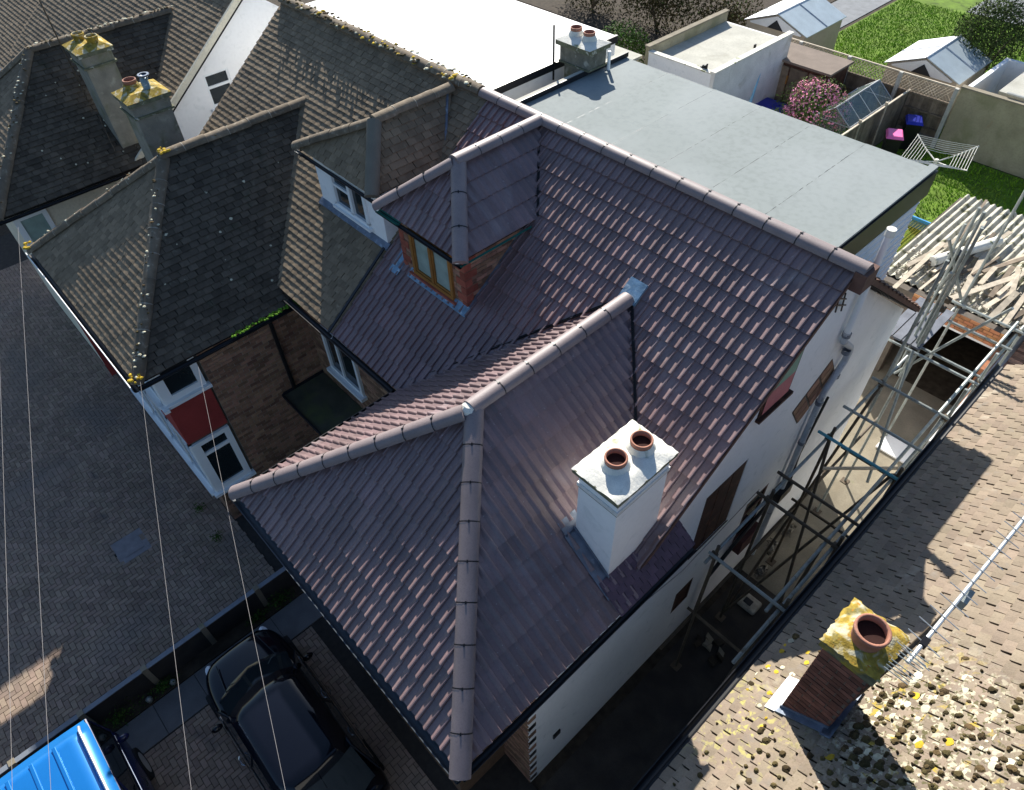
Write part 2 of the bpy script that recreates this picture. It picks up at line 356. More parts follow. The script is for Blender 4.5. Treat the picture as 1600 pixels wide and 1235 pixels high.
def half_round(name, mat_, r=.12, L=.45, n=8, collar=True, angular=False):
    vs = []; fs = []
    for x, rr in ((0, r), (L*1.0, r*.985)) if collar else ((0, r*1.04), (L, r*.96)):
        for k in range(n+1):
            a = pi*(k/n)*1.06 - pi*.03
            vs.append((x, cos(a)*rr, sin(a)*rr*(.82)))
    rows = len(vs)//(n+1)
    for i in range(rows-1):
        for k in range(n): fs.append((i*(n+1)+k, (i+1)*(n+1)+k, (i+1)*(n+1)+k+1, i*(n+1)+k+1))
    for i in (0, rows-1):
        o = len(vs); vs += [vs[i*(n+1)+k] for k in range(n+1)] + [(vs[i*(n+1)][0], 0, -.03)]; c = len(vs)-1
        for k in range(n): fs.append((o+k, o+k+1, c) if i == 0 else (o+k+1, o+k, c))
    me = bpy.data.meshes.new(name); me.from_pydata(vs, [], fs); me.materials.append(mat_)
    me.polygons.foreach_set('use_smooth', [len(f) == 4 for f in fs]); me.update()
    return me
def ridge_run(parent, P, Q, me, L=.45, name='ridge_tile', drop=.02, clip=None, jit=0, seed=3, off=.015):
    r_ = random.Random(seed); P, Q = Vector(P), Vector(Q); d = Q-P; n = max(1, round(d.length/L)); X = d.normalized()
    Y = Vector((0,0,1)).cross(X).normalized(); Z = X.cross(Y); sx = d.length/n/L
    for i in range(n):
        o = bpy.data.objects.new(name, me); SC.collection.objects.link(o); o.parent = parent
        Mx = Matrix(((X.x*sx, Y.x, Z.x, 0), (X.y*sx, Y.y, Z.y, 0), (X.z*sx, Y.z, Z.z, 0), (0,0,0,1)))
        pos = P + X*(i*L*sx) + Z*(off + r_.uniform(-jit, jit)) + Y*r_.uniform(-jit, jit)
        Q_ = Mx; Q_.translation = pos - WL[parent.name]; o.matrix_local = Q_; WL[o.name] = pos
        if clip and i < n-1:
            c = bpy.data.objects.new('ridge_union', clip); SC.collection.objects.link(c); c.parent = o
            c.location = (L, 0, 0)
def union_mesh(r=.12, mt=None):
    vs = []; fs = []; n = 8
    for x in (-.007, .007):
        for k in range(n+1):
            a = pi*k/n*1.06-pi*.03; vs.append((x, cos(a)*r*1.025, sin(a)*r*.82*1.025))
    for k in range(n): fs.append((k, n+1+k, n+2+k, k+1))
    vs += [] if mt else [(-.015, -.008, r*.8), (.02, -.008, r*.8), (.02, .008, r*.8), (-.015, .008, r*.8), (-.015, -.008, r*.88), (.02, -.008, r*.88), (.02, .008, r*.88), (-.015, .008, r*.88)]
    o = 2*(n+1); fs += [] if mt else [(o+4,o+5,o+6,o+7),(o,o+1,o+5,o+4),(o+1,o+2,o+6,o+5),(o+2,o+3,o+7,o+6),(o+3,o,o+4,o+7)]
    me = bpy.data.meshes.new('ridge_union'); me.from_pydata(vs, [], fs); me.materials.append(mt or M_black); me.update(); return me
def brick_field(parent, O, U, Vv, w, h, bm=M_brick, mm=M_mortar, holes=(), bl=.2, bh=.062, j=.011, name='brick', backing=True, limit=0, seed=5, proud=.008, bdepth=.05, skipback=False, clipfn=None):
    """real bricks in stretcher bond standing proud of a mortar bed"""
    O, U, Vv = map(Vector, (O, U, Vv)); N = U.cross(Vv); r_ = random.Random(seed); recs = []
    row = 0; v = 0
    while v < h - .01:
        v1 = min(v+bh, h); u = -(bl+j)/2 if row % 2 else 0
        while u < w - .005:
            a, b = max(u, 0), min(u+bl, w)
            segs = [(a, b)]
            for (h0, h1, h2, h3) in holes:
                if v1 > h2 and v < h3:
                    ns = []
                    for (p, q) in segs:
                        if q <= h0 or p >= h1: ns.append((p, q)); continue
                        if p < h0: ns.append((p, h0))
                        if q > h1: ns.append((h1, q))
                    segs = ns
            for (p, q) in segs:
                if q-p > .02 and (clipfn is None or clipfn((p+q)/2, (v+v1)/2)):
                    recs.append((p, q, v, v1, proud + r_.uniform(-.003, .003)))
            u += bl + j
        v += bh + j; row += 1
    mb = MB(); ct = 0
    for (p, q, a, b, pr) in recs:
        P = O + U*p + Vv*a - N*.004
        if ct < limit:
            MB().obox(P, U*(q-p), Vv*(b-a), N*(pr+.004)).build(name, bm, parent); ct += 1
        else: mb.obox(P, U*(q-p), Vv*(b-a), N*(pr+.004))
    if mb.v: mb.build(name + '_courses', bm, parent, kind='stuff' if len(recs)-limit > 0 else None)
def leaf_cloud(mb, c, rad, n, size, r_, shell=.35, squash=1, noise=.25):
    c = Vector(c); lumps = [(Vector((r_.gauss(0,1), r_.gauss(0,1), r_.gauss(0,1))).normalized(), r_.uniform(-noise, noise)) for _ in range(14)]
    for _ in range(n):
        d = Vector((r_.gauss(0,1), r_.gauss(0,1), r_.gauss(0,1))).normalized()
        k = 1 + sum(a * max(0, d.dot(q))**4 for q, a in lumps)
        rr = k * (1 - shell*r_.random()**1.5)
        p = c + Vector((d.x*rad[0], d.y*rad[1], d.z*rad[2]))*rr
        a = Vector((r_.gauss(0,1), r_.gauss(0,1), r_.gauss(0,1))).normalized(); b = a.cross(d + Vector((.01,0,0))).normalized(); s_ = size*r_.uniform(.6, 1.3)
        mb.add([p-a*s_, p-b*s_*.5, p+a*s_, p+b*s_*.5], [(0,1,2,3)])
def slab_on_slope(pts, N, th):  # thin sheet with thickness along N
    mb = MB(); mb.prism([Vector(p) for p in pts], Vector(N)*th); return mb
def deck(parent, pts, name='roof_deck', sink=.03):
    pts = [Vector(p) for p in pts]; N = (pts[1]-pts[0]).cross(pts[-1]-pts[0]).normalized()
    mb = MB(); mb.prism([p - N*(sink-.015) for p in pts][::-1], -N*sink*-1 if False else -N*.05)
    return mb.build(name, M_under, parent)
# ================================================================== ground
MB().box(-70, 45, -30, 75, -.3, -.02).build('ground', M_soil, kind='structure')
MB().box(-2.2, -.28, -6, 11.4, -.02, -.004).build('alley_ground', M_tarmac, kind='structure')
MB().box(-2.9, .6, 11.4, 15.2, -.02, 0.0).build('concrete_yard', M_conc, kind='structure')
MB().box(-2.3, -.28, 7.9, 11.4, -.003, .006).build('alley_concrete', M_conc, kind='structure')
# driveway of the left house : herringbone clay pavers
drv = MB().box(-26, -8.55, -8, 2.2, -.02, .0).build('driveway', M_paverdark, kind='structure')
def herring(parent, x0, x1, y0, y1, b, skip, limit, seed, name='paver'):
    r_ = random.Random(seed); recs = []
    nx = int((x1-x0)/b)+2; ny = int((y1-y0)/b)+2; g = .005
    for i in range(-2, nx):
        for j in range(-2, ny):
            k = (i-j) % 4
            if k == 0: a, c = 2, 1
            elif k == 3: a, c = 1, 2
            else: continue
            X0, Y0 = x0+i*b, y0+j*b; X1, Y1 = X0+a*b, Y0+c*b
            X0, X1 = max(X0, x0), min(X1, x1); Y0, Y1 = max(Y0, y0), min(Y1, y1)
            if X1-X0 < .03 or Y1-Y0 < .03: continue
            cx_, cy_ = (X0+X1)/2, (Y0+Y1)/2
            if skip(cx_, cy_) or not seen((cx_, cy_, 0), 30): continue
            z = .018 + r_.uniform(-.0025, .0025)
            recs.append(((Vector((cx_, cy_, 0))-CAM).length, (X0+g, X1-g, Y0+g, Y1-g, -.01, z)))
    recs.sort(key=lambda q: q[0]); mb = MB(); shared = {}
    for k, (d, bx) in enumerate(recs):
        if k < limit:
            key = (round(bx[1]-bx[0], 3), round(bx[3]-bx[2], 3))
            c = Vector(((bx[0]+bx[1])/2, (bx[2]+bx[3])/2, 0))
            if key not in shared:
                o = MB().box(bx[0], bx[1], bx[2], bx[3], -.01, .018).build(name, M_paver, parent, wl=(c.x, c.y, 0)); shared[key] = o.data
            else:
                o = bpy.data.objects.new(name, shared[key]); link(o, parent, (c.x, c.y, bx[5]-.018))
        else: mb.box(*bx)
    if mb.v: mb.build(name + '_field', M_paver, parent, kind='stuff')
def in_manhole(x, y): return abs(x+11.5) < .29 and abs(y+.95) < .26
herring(drv, -24, -8.62, -7, 1.0, .095, lambda x, y: in_manhole(x, y) or -14.75 < x < -14.35, 230, 3)
mb = MB(); r_ = random.Random(9)
for k in range(82):
    y = -7 + k*.1
    for x in (-14.8, -14.55):
        if seen((x, y, 0)): mb.box(x, x+.24, y+.004, y+.096, 0, .022+r_.uniform(-.002, .002))
mb.build('soldier_course', M_paver, drv, kind='stuff')
MB().box(-11.83,-11.17,-1.27,-.63,0,.02).build('manhole_frame', mat('grey_cast_cover', (.2, .19, .2), .6, .15, 8, .2, 60, isl=0), drv)
MB().box(-11.7,-11.3,-1.15,-.75,.0,.026).build('manhole_lid', MATS['grey_cast_cover'], drv)
# our own forecourt
fc = MB().box(-8.55, 2, -8, 2.1, -.02, .002).build('forecourt', M_paverdark, kind='structure')
MB().box(-8.5, -8.0, -6, 1.2, .0, .04).build('flower_bed', M_soil, fc)
mb = MB()
for k in range(8): mb = MB().box(-7.98, -7.3, -5.2+k*.8, -4.41+k*.8, .0, .03+.003*(k % 2)); mb.build('path_slab', mat('dark_path_slab', (.14, .14, .14), .9, .12, 4, .3, 40, isl=.12), fc)
herring(fc, -7.28, -2.5, -6, .9, .095, lambda x, y: False, 60, 4, 'paver')
# ================================================================== subject house
TR = Tile('mauve_roof_tile', *double_roman(.28, .312), .28, .312, M_ptile)
ME_R = half_round('mauve_ridge_tile', M_pridge, .118); UN = union_mesh(.118)
H = empty('house', (-5.4, 5, 0), 'semi with new mauve rolled tiles, white rendered gable and pale grey flat roof', 'house')
E0 = 5.0
A_, B_, Wp, Wb = V3(-6.83,.85,5), V3(-2.05,.85,5), V3(-4.44,3.25,6.8), V3(-4.44,6.1,6.8)
main_pts = [(-8.7,3.62,5), (-2.2,3.62,5), (-2.2,7.36,7.8), (-8.7,7.36,7.8)]
def on_main(x, y): return (x, y, 5+(y-3.62)*.7487)
hole_w = [on_main(-6.75,3.55), on_main(-2.2,3.55), on_main(-4.44,5.85)]
hole_w = [on_main(-6.6,3.5), on_main(-3.0,3.5), on_main(-2.95,4.35), on_main(-4.44,5.8)]
hole_d = [on_main(-8.1,5.1), on_main(-6.85,5.1), on_main(-6.85,6.4), on_main(-7.48,7.1), on_main(-8.1,6.4)]
recs = roof_recs(main_pts, TR, [hole_w, hole_d], off=.07)
recs += roof_recs([(-6.83,3.72,5), A_, Wp, Wb + V3(0,.1,0)], TR, seed=2)
recs += roof_recs([A_, B_, Wp], TR, seed=3, off=.05)
recs += roof_recs([B_, (-2.05,3.62,5), Wb + V3(0,.05,0), Wp], TR, [[V3(-2.45,3.6,5.3), V3(-2.45,4.2,5.3), V3(-2.85,4.2,5.6), V3(-2.85,3.6,5.6)]], seed=4)
DL, DR, DA, DB = V3(-8.46,4.84,7), V3(-6.53,4.84,7), V3(-7.48,5.68,7.79), V3(-7.48,7.33,7.79)
recs += roof_recs([DL, DR, DA], TR, seed=5)
recs += roof_recs([DR, (-6.53,6.3,7), DB, DA], TR, seed=6)
recs += roof_recs([(-8.46,6.3,7), DL, DA, DB], TR, seed=7)
place_tiles(H, 'roof_tile', recs, 300, 'roof_tile_field')
for P in (main_pts, [(-6.83,3.72,5), A_, Wp, Wb], [A_, B_, Wp], [B_, (-2.05,3.62,5), Wb, Wp], [DL, DR, DA], [DR, (-6.53,6.3,7), DB, DA], [(-8.46,6.3,7), DL, DA, DB]):
    deck(H, P)
# narrow strip of darker plain cut tiles beside the chimney
M_strip = mat('dark_plum_tile', (.1, .06, .085), .5, .15, 4, .2, 60, .4, isl=.2)
TS = Tile('cut_tile', *plain_tile(.14, .1, .02, .012), .14, .1, M_strip)
place_tiles(H, 'cut_tile', roof_recs([(-2.02,3.3,5.0), (-2.02,4.72,5.0), (-2.4,4.72,5.29), (-2.4,3.3,5.29)], TS, lift=.035, seed=8), 60, 'cut_tile_field')
deck(H, [(-2.03,3.5,5.0), (-2.03,4.72,5.0), (-2.4,4.72,5.29), (-2.4,3.5,5.29)])
# ridges and hips
ridge_run(H, (-8.86,7.38,7.83), (-2.1,7.38,7.83), ME_R, clip=UN)
ridge_run(H, (-4.44,6.0,6.86), (-4.44,3.2,6.86), ME_R, clip=UN)
ridge_run(H, Wp + V3(0,-.1,.03), A_ + V3(-.04,-.04,.02), ME_R, name='hip_tile', clip=UN)
ridge_run(H, Wp + V3(.02,.0,.035), B_ + V3(.06,-.06,.02), ME_R, name='hip_tile', clip=UN)
ridge_run(H, (-7.48,7.3,7.85), (-7.48,5.6,7.85), ME_R, clip=UN)
ridge_run(H, DA + V3(0,-.05,.03), DL + V3(-.04,-.04,.02), ME_R, name='hip_tile', clip=UN)
ridge_run(H, DA + V3(0,0,.035), DR + V3(.05,-.05,.02), ME_R, name='hip_tile', clip=UN)
# mortar dab and blue bonnet where ridge runs into the main slope
MB().obox((-4.58,5.98,6.83), (.28,0,0), (0,.26,.195), (0,-.03,.04)).build('saddle_flashing', M_bluelead, H)
MB().lathe((-4.44,3.2,6.9), [(.0,.05),(.06,.04),(.1,0),(.11,-.04)], 14).build('mitre_mortar', M_slab, H)
for p in (A_, B_, DL, DR): MB().lathe(p + V3(.02 if p.x > -5 else -.02, -.05, .05), [(0,.05),(.05,.03),(.07,-.02)], 10).build('hip_end_mortar', M_slab, H)
# valley liners
for a, b in (((-4.42,6.05,6.9), (-2.6,4.25,5.55)), ((-7.47,7.3,7.8), (-6.5,6.32,7.08)), ((-6.95,3.66,5.03), (-4.46,6.05,6.9))):
    a, b = V3(*a), V3(*b); sd = V3(.014,.014,0) if b.x > a.x and a.z > b.z else V3(-.02,.02,0)
    mb = MB().tube([a-sd*.5+V3(0,0,.012), b-sd*.5+V3(0,0,.006)], .006, 6).tube([a+sd*.5+V3(0,0,.006), b+sd*.5+V3(0,0,.006)], .006, 6)
    mb.add([a-sd, b-sd, b+sd, a+sd], [(0,1,2,3)]); mb.build('valley_liner', M_black, H)
MB().obox((-6.62,6.2,6.86), (.3,0,0), (0,.22,.165), (0,-.012,.02)).build('valley_end_flashing', M_lead, H)
# gutters and fascias
def gutter(parent, a, b, r=.055, m_=M_black, name='gutter', down=(0,0,-1)):
    a, b = V3(*a), V3(*b); X = (b-a).normalized(); Y = V3(0,0,1).cross(X).normalized(); mb = MB()
    vs = []; n = 8
    for p in (a, b):
        for rr in (r, r*.8):
            for k in range(n+1):
                t_ = pi + pi*k/n; vs.append(p + Y*cos(t_)*rr + V3(0,0,1)*sin(t_)*rr)
    q = n+1; fs = []
    for k in range(n): fs += [(k, k+1, 2*q+k+1, 2*q+k), (q+k+1, q+k, 3*q+k, 3*q+k+1)]
    fs += [(0, 2*q, 3*q, q), (n, q+n, 3*q+n, 2*q+n)]
    return mb.add(vs, fs).build(name, m_, parent)
gutter(H, (-6.9,.78,4.98), (-1.98,.78,4.98), m_=mat('dark_grey_gutter', (.05,.06,.07), .35, .1, 4, 0, isl=0))
gutter(H, (-6.9,.8,4.98), (-6.9,3.6,4.98)); gutter(H, (-8.7,3.55,4.98), (-6.9,3.55,4.98)); gutter(H, (-1.98,.8,4.98), (-1.98,4.7,4.98), r=.045)
gutter(H, (-8.5,4.79,6.97), (-6.48,4.79,6.97), r=.04); gutter(H, (-6.48,4.79,6.97), (-6.48,6.3,6.97), r=.018, m_=M_green, name='green_eave_strip')
gutter(H, (-8.5,4.8,6.99), (-7.95,4.8,6.99), r=.045, m_=M_green, name='green_eave_strip')
MB().box(-6.8,-2.1,.9,2.1,4.78,4.86).build('soffit', M_black, H)
MB().box(-6.8,-6.5,2.1,3.7,4.78,4.86).build('soffit', M_black, H)
# white gable wall with real openings
def yz(y, z): return (y, z)
outer = [(2.1,0), (11.12,0), (11.12,4.86), (7.36,7.68), (3.66,4.93), (2.1,4.93)]
wins = dict(attic=(6.33,7.05,5.86,6.88), boarded=(5.55,6.55,3.14,4.8), side=(7.2,7.85,1.75,2.92), lower=(5.5,5.97,1.3,2.02))
MB().panel((-2.38,0,0), (0,1,0), (0,0,1), outer, [rect(*w) for w in wins.values()], .05).build('gable_wall', M_white, H)
mb = MB(); mb.box(-6.5,-2.54,10.9,11.1,0,4.8).build('rear_wall', M_white, H)
brick_field(H, (-6.5,2.1,0), (1,0,0), (0,0,1), 4.12, 4.86, name='front_brick')
MB().box(-6.5,-2.4,2.11,2.25,0,4.86).build('front_wall_bed', M_mortar, H)
for k in range(30):   # toothed white quoins at the corner
    if k % 2 == 0: MB().box(-2.39,-2.376,2.1,2.24,.1+k*.155,.25+k*.155).build('corner_block', M_black if k % 4 == 0 else M_brick, H)
MB().box(-5.9,-3.0,1.15,2.08,0,4.78).build('front_bay', M_brick, H)
# attic window
def sash(parent, w, x, frame, pane, t_=.05, mull=(), trans=(), dep=.06, sill=None, sname='window', gap=None):
    y0, y1, z0, z1 = w
    root = MB().box(x-dep-.03, x-dep, y0, y1, z0, z0+t_); root.box(x-dep-.03, x-dep, y0, y1, z1-t_, z1)
    root.box(x-dep-.03, x-dep, y0, y0+t_, z0+t_, z1-t_).box(x-dep-.03, x-dep, y1-t_, y1, z0+t_, z1-t_)
    for q in mull: root.box(x-dep-.028, x-dep-.002, q-t_/2, q+t_/2, z0+t_, z1-t_)
    for q in trans: root.box(x-dep-.026, x-dep-.004, y0+t_, y1-t_, q-t_/2, q+t_/2)
    f = root.build(sname, frame, parent)
    MB().box(x-dep-.022, x-dep-.016, y0+t_*.8, y1-t_*.8, z0+t_*.8, z1-t_*.8).build('pane', pane, f)
    if sill: MB().box(x-.02, x+.06, y0-.04, y1+.04, z0-.05, z0).build('sill', sill, f)
    return f
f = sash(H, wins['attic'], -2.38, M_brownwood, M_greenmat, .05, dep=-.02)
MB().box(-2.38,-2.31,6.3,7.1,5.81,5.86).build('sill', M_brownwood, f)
MB().box(-2.352,-2.348,6.38,7.0,5.91,6.3).build('pink_glass_reflection', M_pinkmat, f); MB().box(-2.352,-2.348,6.38,7.0,6.3,6.83).build('green_glass_reflection', M_greenmat, f)  # pink and green reflections in the pane, painted as two flat panels
w = wins['boarded']; bo = MB().box(-2.42,-2.405,w[0],w[1],w[2],w[3]).build('boarded_window', M_brownwood, H)
for k in range(3): MB().box(-2.405,-2.39,w[0]+.02+k*.33,w[0]+.33+k*.33,w[2]+.02,w[3]-.02).build('board', M_brownwood, bo)
MB().box(-2.39,-2.375,w[0]-.0,w[1]+.03,w[2]-.03,w[2]).build('sill', M_brownwood, bo)
sd_ = sash(H, wins['side'], -2.38, M_brownwood, M_glass, .06, trans=(2.5,), dep=.0)
MB().box(-2.38,-2.2,7.18,7.75,1.5,1.9).build('window_box', mat('dark_red_box', (.09,.035,.03), .8, .2, 4, .2, 40, isl=0), H)
sash(H, wins['lower'], -2.38, M_brownwood, M_brownwood, .05, dep=.0)
# patch of bare bricks on the gable
pc = MB().panel((-2.377,7.58,4.97), (0,.82,.57), (0,.42,-.6), [(0,0),(1,0),(1,1),(0,1)][::-1], (), .0).build('bare_brick_patch', M_dmortar, H)
for i in range(3):
    for j in range(3):
        P = V3(-2.376,7.58,4.97) + V3(0,.82,.57)*(i*.333+.02) + V3(0,.42,-.6)*(j*.333+.02)
        MB().obox(P, V3(0,.82,.57)*.29, V3(0,.42,-.6)*.29, (.01,0,0)).build('brick', M_brick, pc)
# chimney
CH = MB().box(-2.93,-2.378,3.46,4.32,4.7,6.62).build('chimney', M_white, H)
MB().box(-2.945,-2.363,3.445,4.335,6.62,6.68).build('corbel_band', M_whitedirty, CH)
MB().box(-2.94,-2.368,3.45,4.33,6.6,6.62).build('shadow_joint', M_capedge, CH)
MB().box(-2.93,-2.378,3.46,4.32,6.68,6.86).build('chimney_head', M_white, CH)
mb = MB().box(-2.985,-2.335,3.4,4.38,6.86,6.92); mb.build('chimney_cap_edge', M_capedge, CH)
r_ = random.Random(4); vs = []; nx, ny = 14, 20
for i in range(nx+1):
    for j in range(ny+1):
        x = -2.99+.66*i/nx; y = 3.395+.99*j/ny; e = min(i, nx-i)/nx, min(j, ny-j)/ny; ed = min(1, min(e)*5)
        vs.append((x + (r_.uniform(-.006,.006) if min(e) == 0 else 0), y + (r_.uniform(-.006,.006) if min(e) == 0 else 0), 6.922 + ed*.055 + r_.uniform(-.008,.008)))
MB().add(vs, [(i*(ny+1)+j, (i+1)*(ny+1)+j, (i+1)*(ny+1)+j+1, i*(ny+1)+j+1) for i in range(nx) for j in range(ny)]).build('mortar_flaunching', M_slab, CH, smooth=True)
def pot(parent, c, r=.12, h=.15, m_=M_pot, taper=.9, base=M_slab):
    p = MB().lathe(c, [(r*taper, 0), (r*.98, h-.05), (r*1.04, h-.045), (r*1.06, h-.008), (r*1.02, h), (r*.88, h), (r*.86, h-.06), (r*.82, .02)], 28).build('chimney_pot', m_, parent, smooth=True)
    MB().lathe((c[0], c[1], c[2]+.01), [(r*.83, h*.5), (0, h*.45)], 20).build('flue', M_soot, p)
    if base: MB().lathe(c, [(r*1.5, -.02), (r*1.35, .03), (r*1.02, .09)], 20).build('pot_haunch', base, p, smooth=True)
    return p
pot(CH, (-2.68,3.74,6.95)); pot(CH, (-2.65,4.12,6.95))
# chimney flashings on the slope  z = 5 + (-2.05-x)*.75
zs = lambda x: 5 + (-2.05-x)*.75
mb = MB()
for (x0, x1, y0, y1) in ((-3.08,-2.92,3.3,4.35), (-2.94,-2.2,3.28,3.47), (-2.39,-2.22,3.4,4.45), (-3.08,-2.4,4.31,4.5)):
    mb.prism([(x0,y0,zs(x0)+.055), (x1,y0,zs(x1)+.055), (x1,y1,zs(x1)+.055), (x0,y1,zs(x0)+.055)], (0,0,.012))
mb.build('chimney_flashing', M_lead, H)
mb = MB().obox((-2.95,3.44,zs(-2.95)-.1), (.6,0,-.45), (0,.014,0), (0,0,.22)); mb.build('step_flashing', M_lead, H)
# dormer
DM = MB().panel((-8.2,4.95,5.7), (1,0,0), (0,0,1), [(0,0),(1.58,0),(1.58,1.28),(0,1.28)], [rect(.3,1.3,.4,1.12)], .08).build('dormer', M_mortar, H)
brick_field(DM, (-8.2,4.95,5.7), (1,0,0), (0,0,1), 1.58, 1.28, holes=[(.3,1.3,.4,1.12)], name='brick')
brick_field(DM, (-6.62,4.95,5.7), (0,1,0), (0,0,1), 1.5, 1.28, name='brick', bm=M_brick)
MB().box(-8.18,-6.622,4.96,6.4,5.7,6.98).build('dormer_cheek', M_mortar, DM)
for k in range(9):   # red quoins, alternate long and short
    z = 5.72 + k*.14; lw = .2 if k % 2 else .1
    MB().box(-6.62-lw,-6.606,4.936,4.95+.001,z,z+.125).build('quoin', M_redbrick, DM)
    MB().box(-6.62,-6.608,4.95,4.95+(.12 if k % 2 else .22),z,z+.125).build('quoin', M_redbrick, DM)
    MB().box(-8.21,-8.2+lw,4.936,4.95,z,z+.125).build('quoin', M_redbrick, DM)
wf = MB()
for a in ((-7.9,-7.84), (-7.43,-7.37), (-6.96,-6.9)): wf.box(a[0],a[1],4.9,4.98,6.1,6.82)
wf.box(-7.9,-6.9,4.895,4.985,6.04,6.1).box(-7.9,-6.9,4.9,4.98,6.82,6.88)
wf = wf.build('window', M_timber, DM)
for a, b in ((-7.84,-7.43), (-7.37,-6.96)):
    MB().box(a,b,4.945,4.95,6.1,6.82).build('pane', M_glasspale, wf)
    mb = MB().box(a,a+.03,4.92,4.94,6.1,6.82).box(b-.03,b,4.92,4.94,6.1,6.82).box(a+.03,b-.03,4.92,4.94,6.1,6.13).box(a+.03,b-.03,4.92,4.94,6.79,6.82); mb.build('sash', M_timber, wf)
MB().box(-7.98,-6.82,4.86,4.95,5.98,6.04).build('sill', M_redbrick, wf)
zm = lambda y: 5+(y-3.62)*.7487
MB().prism([(-8.0,4.82,zm(4.82)+.06), (-6.56,4.82,zm(4.82)+.06), (-6.56,4.95,zm(4.95)+.07), (-8.0,4.95,zm(4.95)+.07)], (0,0,.012)).build('apron_flashing', M_bluelead, H)
MB().prism([(-6.62,4.9,zm(4.9)+.05), (-6.56,4.9,zm(4.9)+.05), (-6.56,6.35,zm(6.35)+.05), (-6.62,6.35,zm(6.35)+.05)], (0,0,.01)).build('cheek_flashing', M_lead, H)
MB().prism([(-8.42,4.75,zm(4.75)+.05), (-8.2,4.75,zm(4.75)+.05), (-8.2,5.2,zm(5.2)+.05), (-8.42,5.2,zm(5.2)+.05)], (0,0,.01)).build('soaker', M_bluelead, H)
# rear flat roof of torched felt sheets
FR = MB().box(-8.42,-2.72,7.5,10.46,7.45,7.62).build('flat_roof', M_felt, H)
xs = [-8.42,-7.43,-6.45,-5.53,-4.62,-3.73,-2.72]
for k in range(6):
    z = 7.621 + .006*k
    MB().box(xs[k], xs[k+1]+(.06 if k < 5 else 0), 7.52, 10.46, z, z+.008).build('felt_sheet', M_felt, FR)
    if k:
        q_ = random.Random(k); sm_ = MB(); ys = [7.56+.06*i for i in range(49)]; pr = [(xs[k]-q_.uniform(.004,.016), y) for y in ys]
        for i in range(48):
            if q_.random() < .93: sm_.add([(pr[i][0], ys[i], z+.003), (xs[k]+.001, ys[i], z+.003), (xs[k]+.001, ys[i+1], z+.003), (pr[i+1][0], ys[i+1], z+.003)], [(0,1,2,3)])
        sm_.build('bitumen_seam', M_edge, FR)
MB().box(-8.46,-2.69,10.46,10.5,7.3,7.6).build('rear_fascia', M_edge, FR); MB().box(-2.72,-2.65,7.75,10.5,7.24,7.63).build('side_fascia', M_edge, FR)
MB().box(-2.78,-2.67,7.75,10.5,7.655,7.69).build('kerb_trim', M_felt, FR); MB().box(-8.5,-8.42,7.5,10.5,7.3,7.72).build('party_kerb', M_feltg, FR)
MB().box(-8.42,-8.4,7.5,10.5,7.64,7.72).build('kerb_face', M_edge, FR)
# weatherboard cheek
MB().prism([(-2.74,7.45,7.4), (-2.74,10.46,7.4), (-2.74,10.46,5.3)], (.02,0,0)).build('dormer_side_backing', M_white, H)
for k in range(14):
    z1 = 7.4 - k*.15; z0 = z1-.15; ya = 7.36 + (7.8-z0)/.7487 - .1
    if ya < 10.4: MB().prism([(-2.72,ya,z0), (-2.72,10.46,z0), (-2.72,10.46,z1-.004), (-2.72,ya-.2,z1-.004)], (.014,0,.0)).obox((-2.72,ya,z0), (.028,0,0), (0,10.46-ya,0), (-.0,0,.02)).build('cladding_board', M_white, H)
MB().box(-8.4,-2.74,10.4,10.46,4.0,7.4).build('dormer_rear_wall', M_white, H)
# rear slope margin, verge tiles
rs = [(-2.17,11.1,5.0), (-2.75,11.1,5.0), (-2.75,7.45,7.74), (-2.17,7.45,7.74)]
deck(H, rs); place_tiles(H, 'verge_tile', roof_recs([(-2.12,11.1,5), (-2.7,11.1,5), (-2.7,7.45,7.74), (-2.12,7.45,7.74)], Tile('verge_tile', *double_roman(.28,.312), .28, .312, mat('brown_verge_tile', (.15,.085,.062), .8, .15, 5, .3, 50, isl=.15)), seed=9), 30)
MB().obox((-2.2,11.15,4.9), (.06,0,0), (0,-3.75,2.81), (0,0,.1)).build('verge_board', mat('brown_verge_cap', (.13,.07,.055), .8, .2, 6, .3, 50, isl=0), H)
MB().obox((-2.225,3.6,4.9), (.03,0,0), (0,3.76,2.815), (0,0,.09)).build('verge_board', MATS['brown_verge_cap'], H)
MB().box(-2.2,-2.05,7.25,7.55,7.6,7.86).build('ridge_end_cap', MATS['brown_verge_cap'], H)
# pipes on the gable
MB().tube([(-2.3,8.28,6.2), (-2.3,8.28,7.8)], .047, 12).build('soil_pipe', M_upvc, H)
MB().tube([(-2.3,8.28,7.8), (-2.3,8.28,7.9)], .062, 12).build('vent_cowl', M_slab, H)
dp = MB().tube([(-2.3,8.28,6.2), (-2.3,8.3,6.0), (-2.3,8.72,5.62), (-2.3,8.78,5.5), (-2.3,8.75,5.3), (-2.3,8.42,4.9), (-2.3,8.4,4.7), (-2.3,8.38,2.4), (-2.3,8.3,1.9), (-2.3,8.3,.1)], .05, 12).build('downpipe', mat('grey_pipe', (.5,.53,.56), .5, .1, 5, .1, 40, isl=0, blots=[((.22,.24,.26), 6, .6, .7)]), H)
for z in (6.1, 5.55, 5.05, 4.6, 3.6, 2.6): MB().lathe((-2.3, 8.3 if z in (6.1,) else 8.62 if z in (5.55,5.05) else 8.39, z), [(.05,0),(.062,.0),(.062,.07),(.05,.07)], 12).build('pipe_socket', mat('dark_grey_socket', (.18,.2,.23), .5, .1, 5, .1, 40, isl=0), dp)
MB().tube([(-2.27,8.62,4.6),(-2.3,8.55,3.2),(-2.27,8.6,2.2)], .022, 8).build('overflow_pipe', M_black, H)
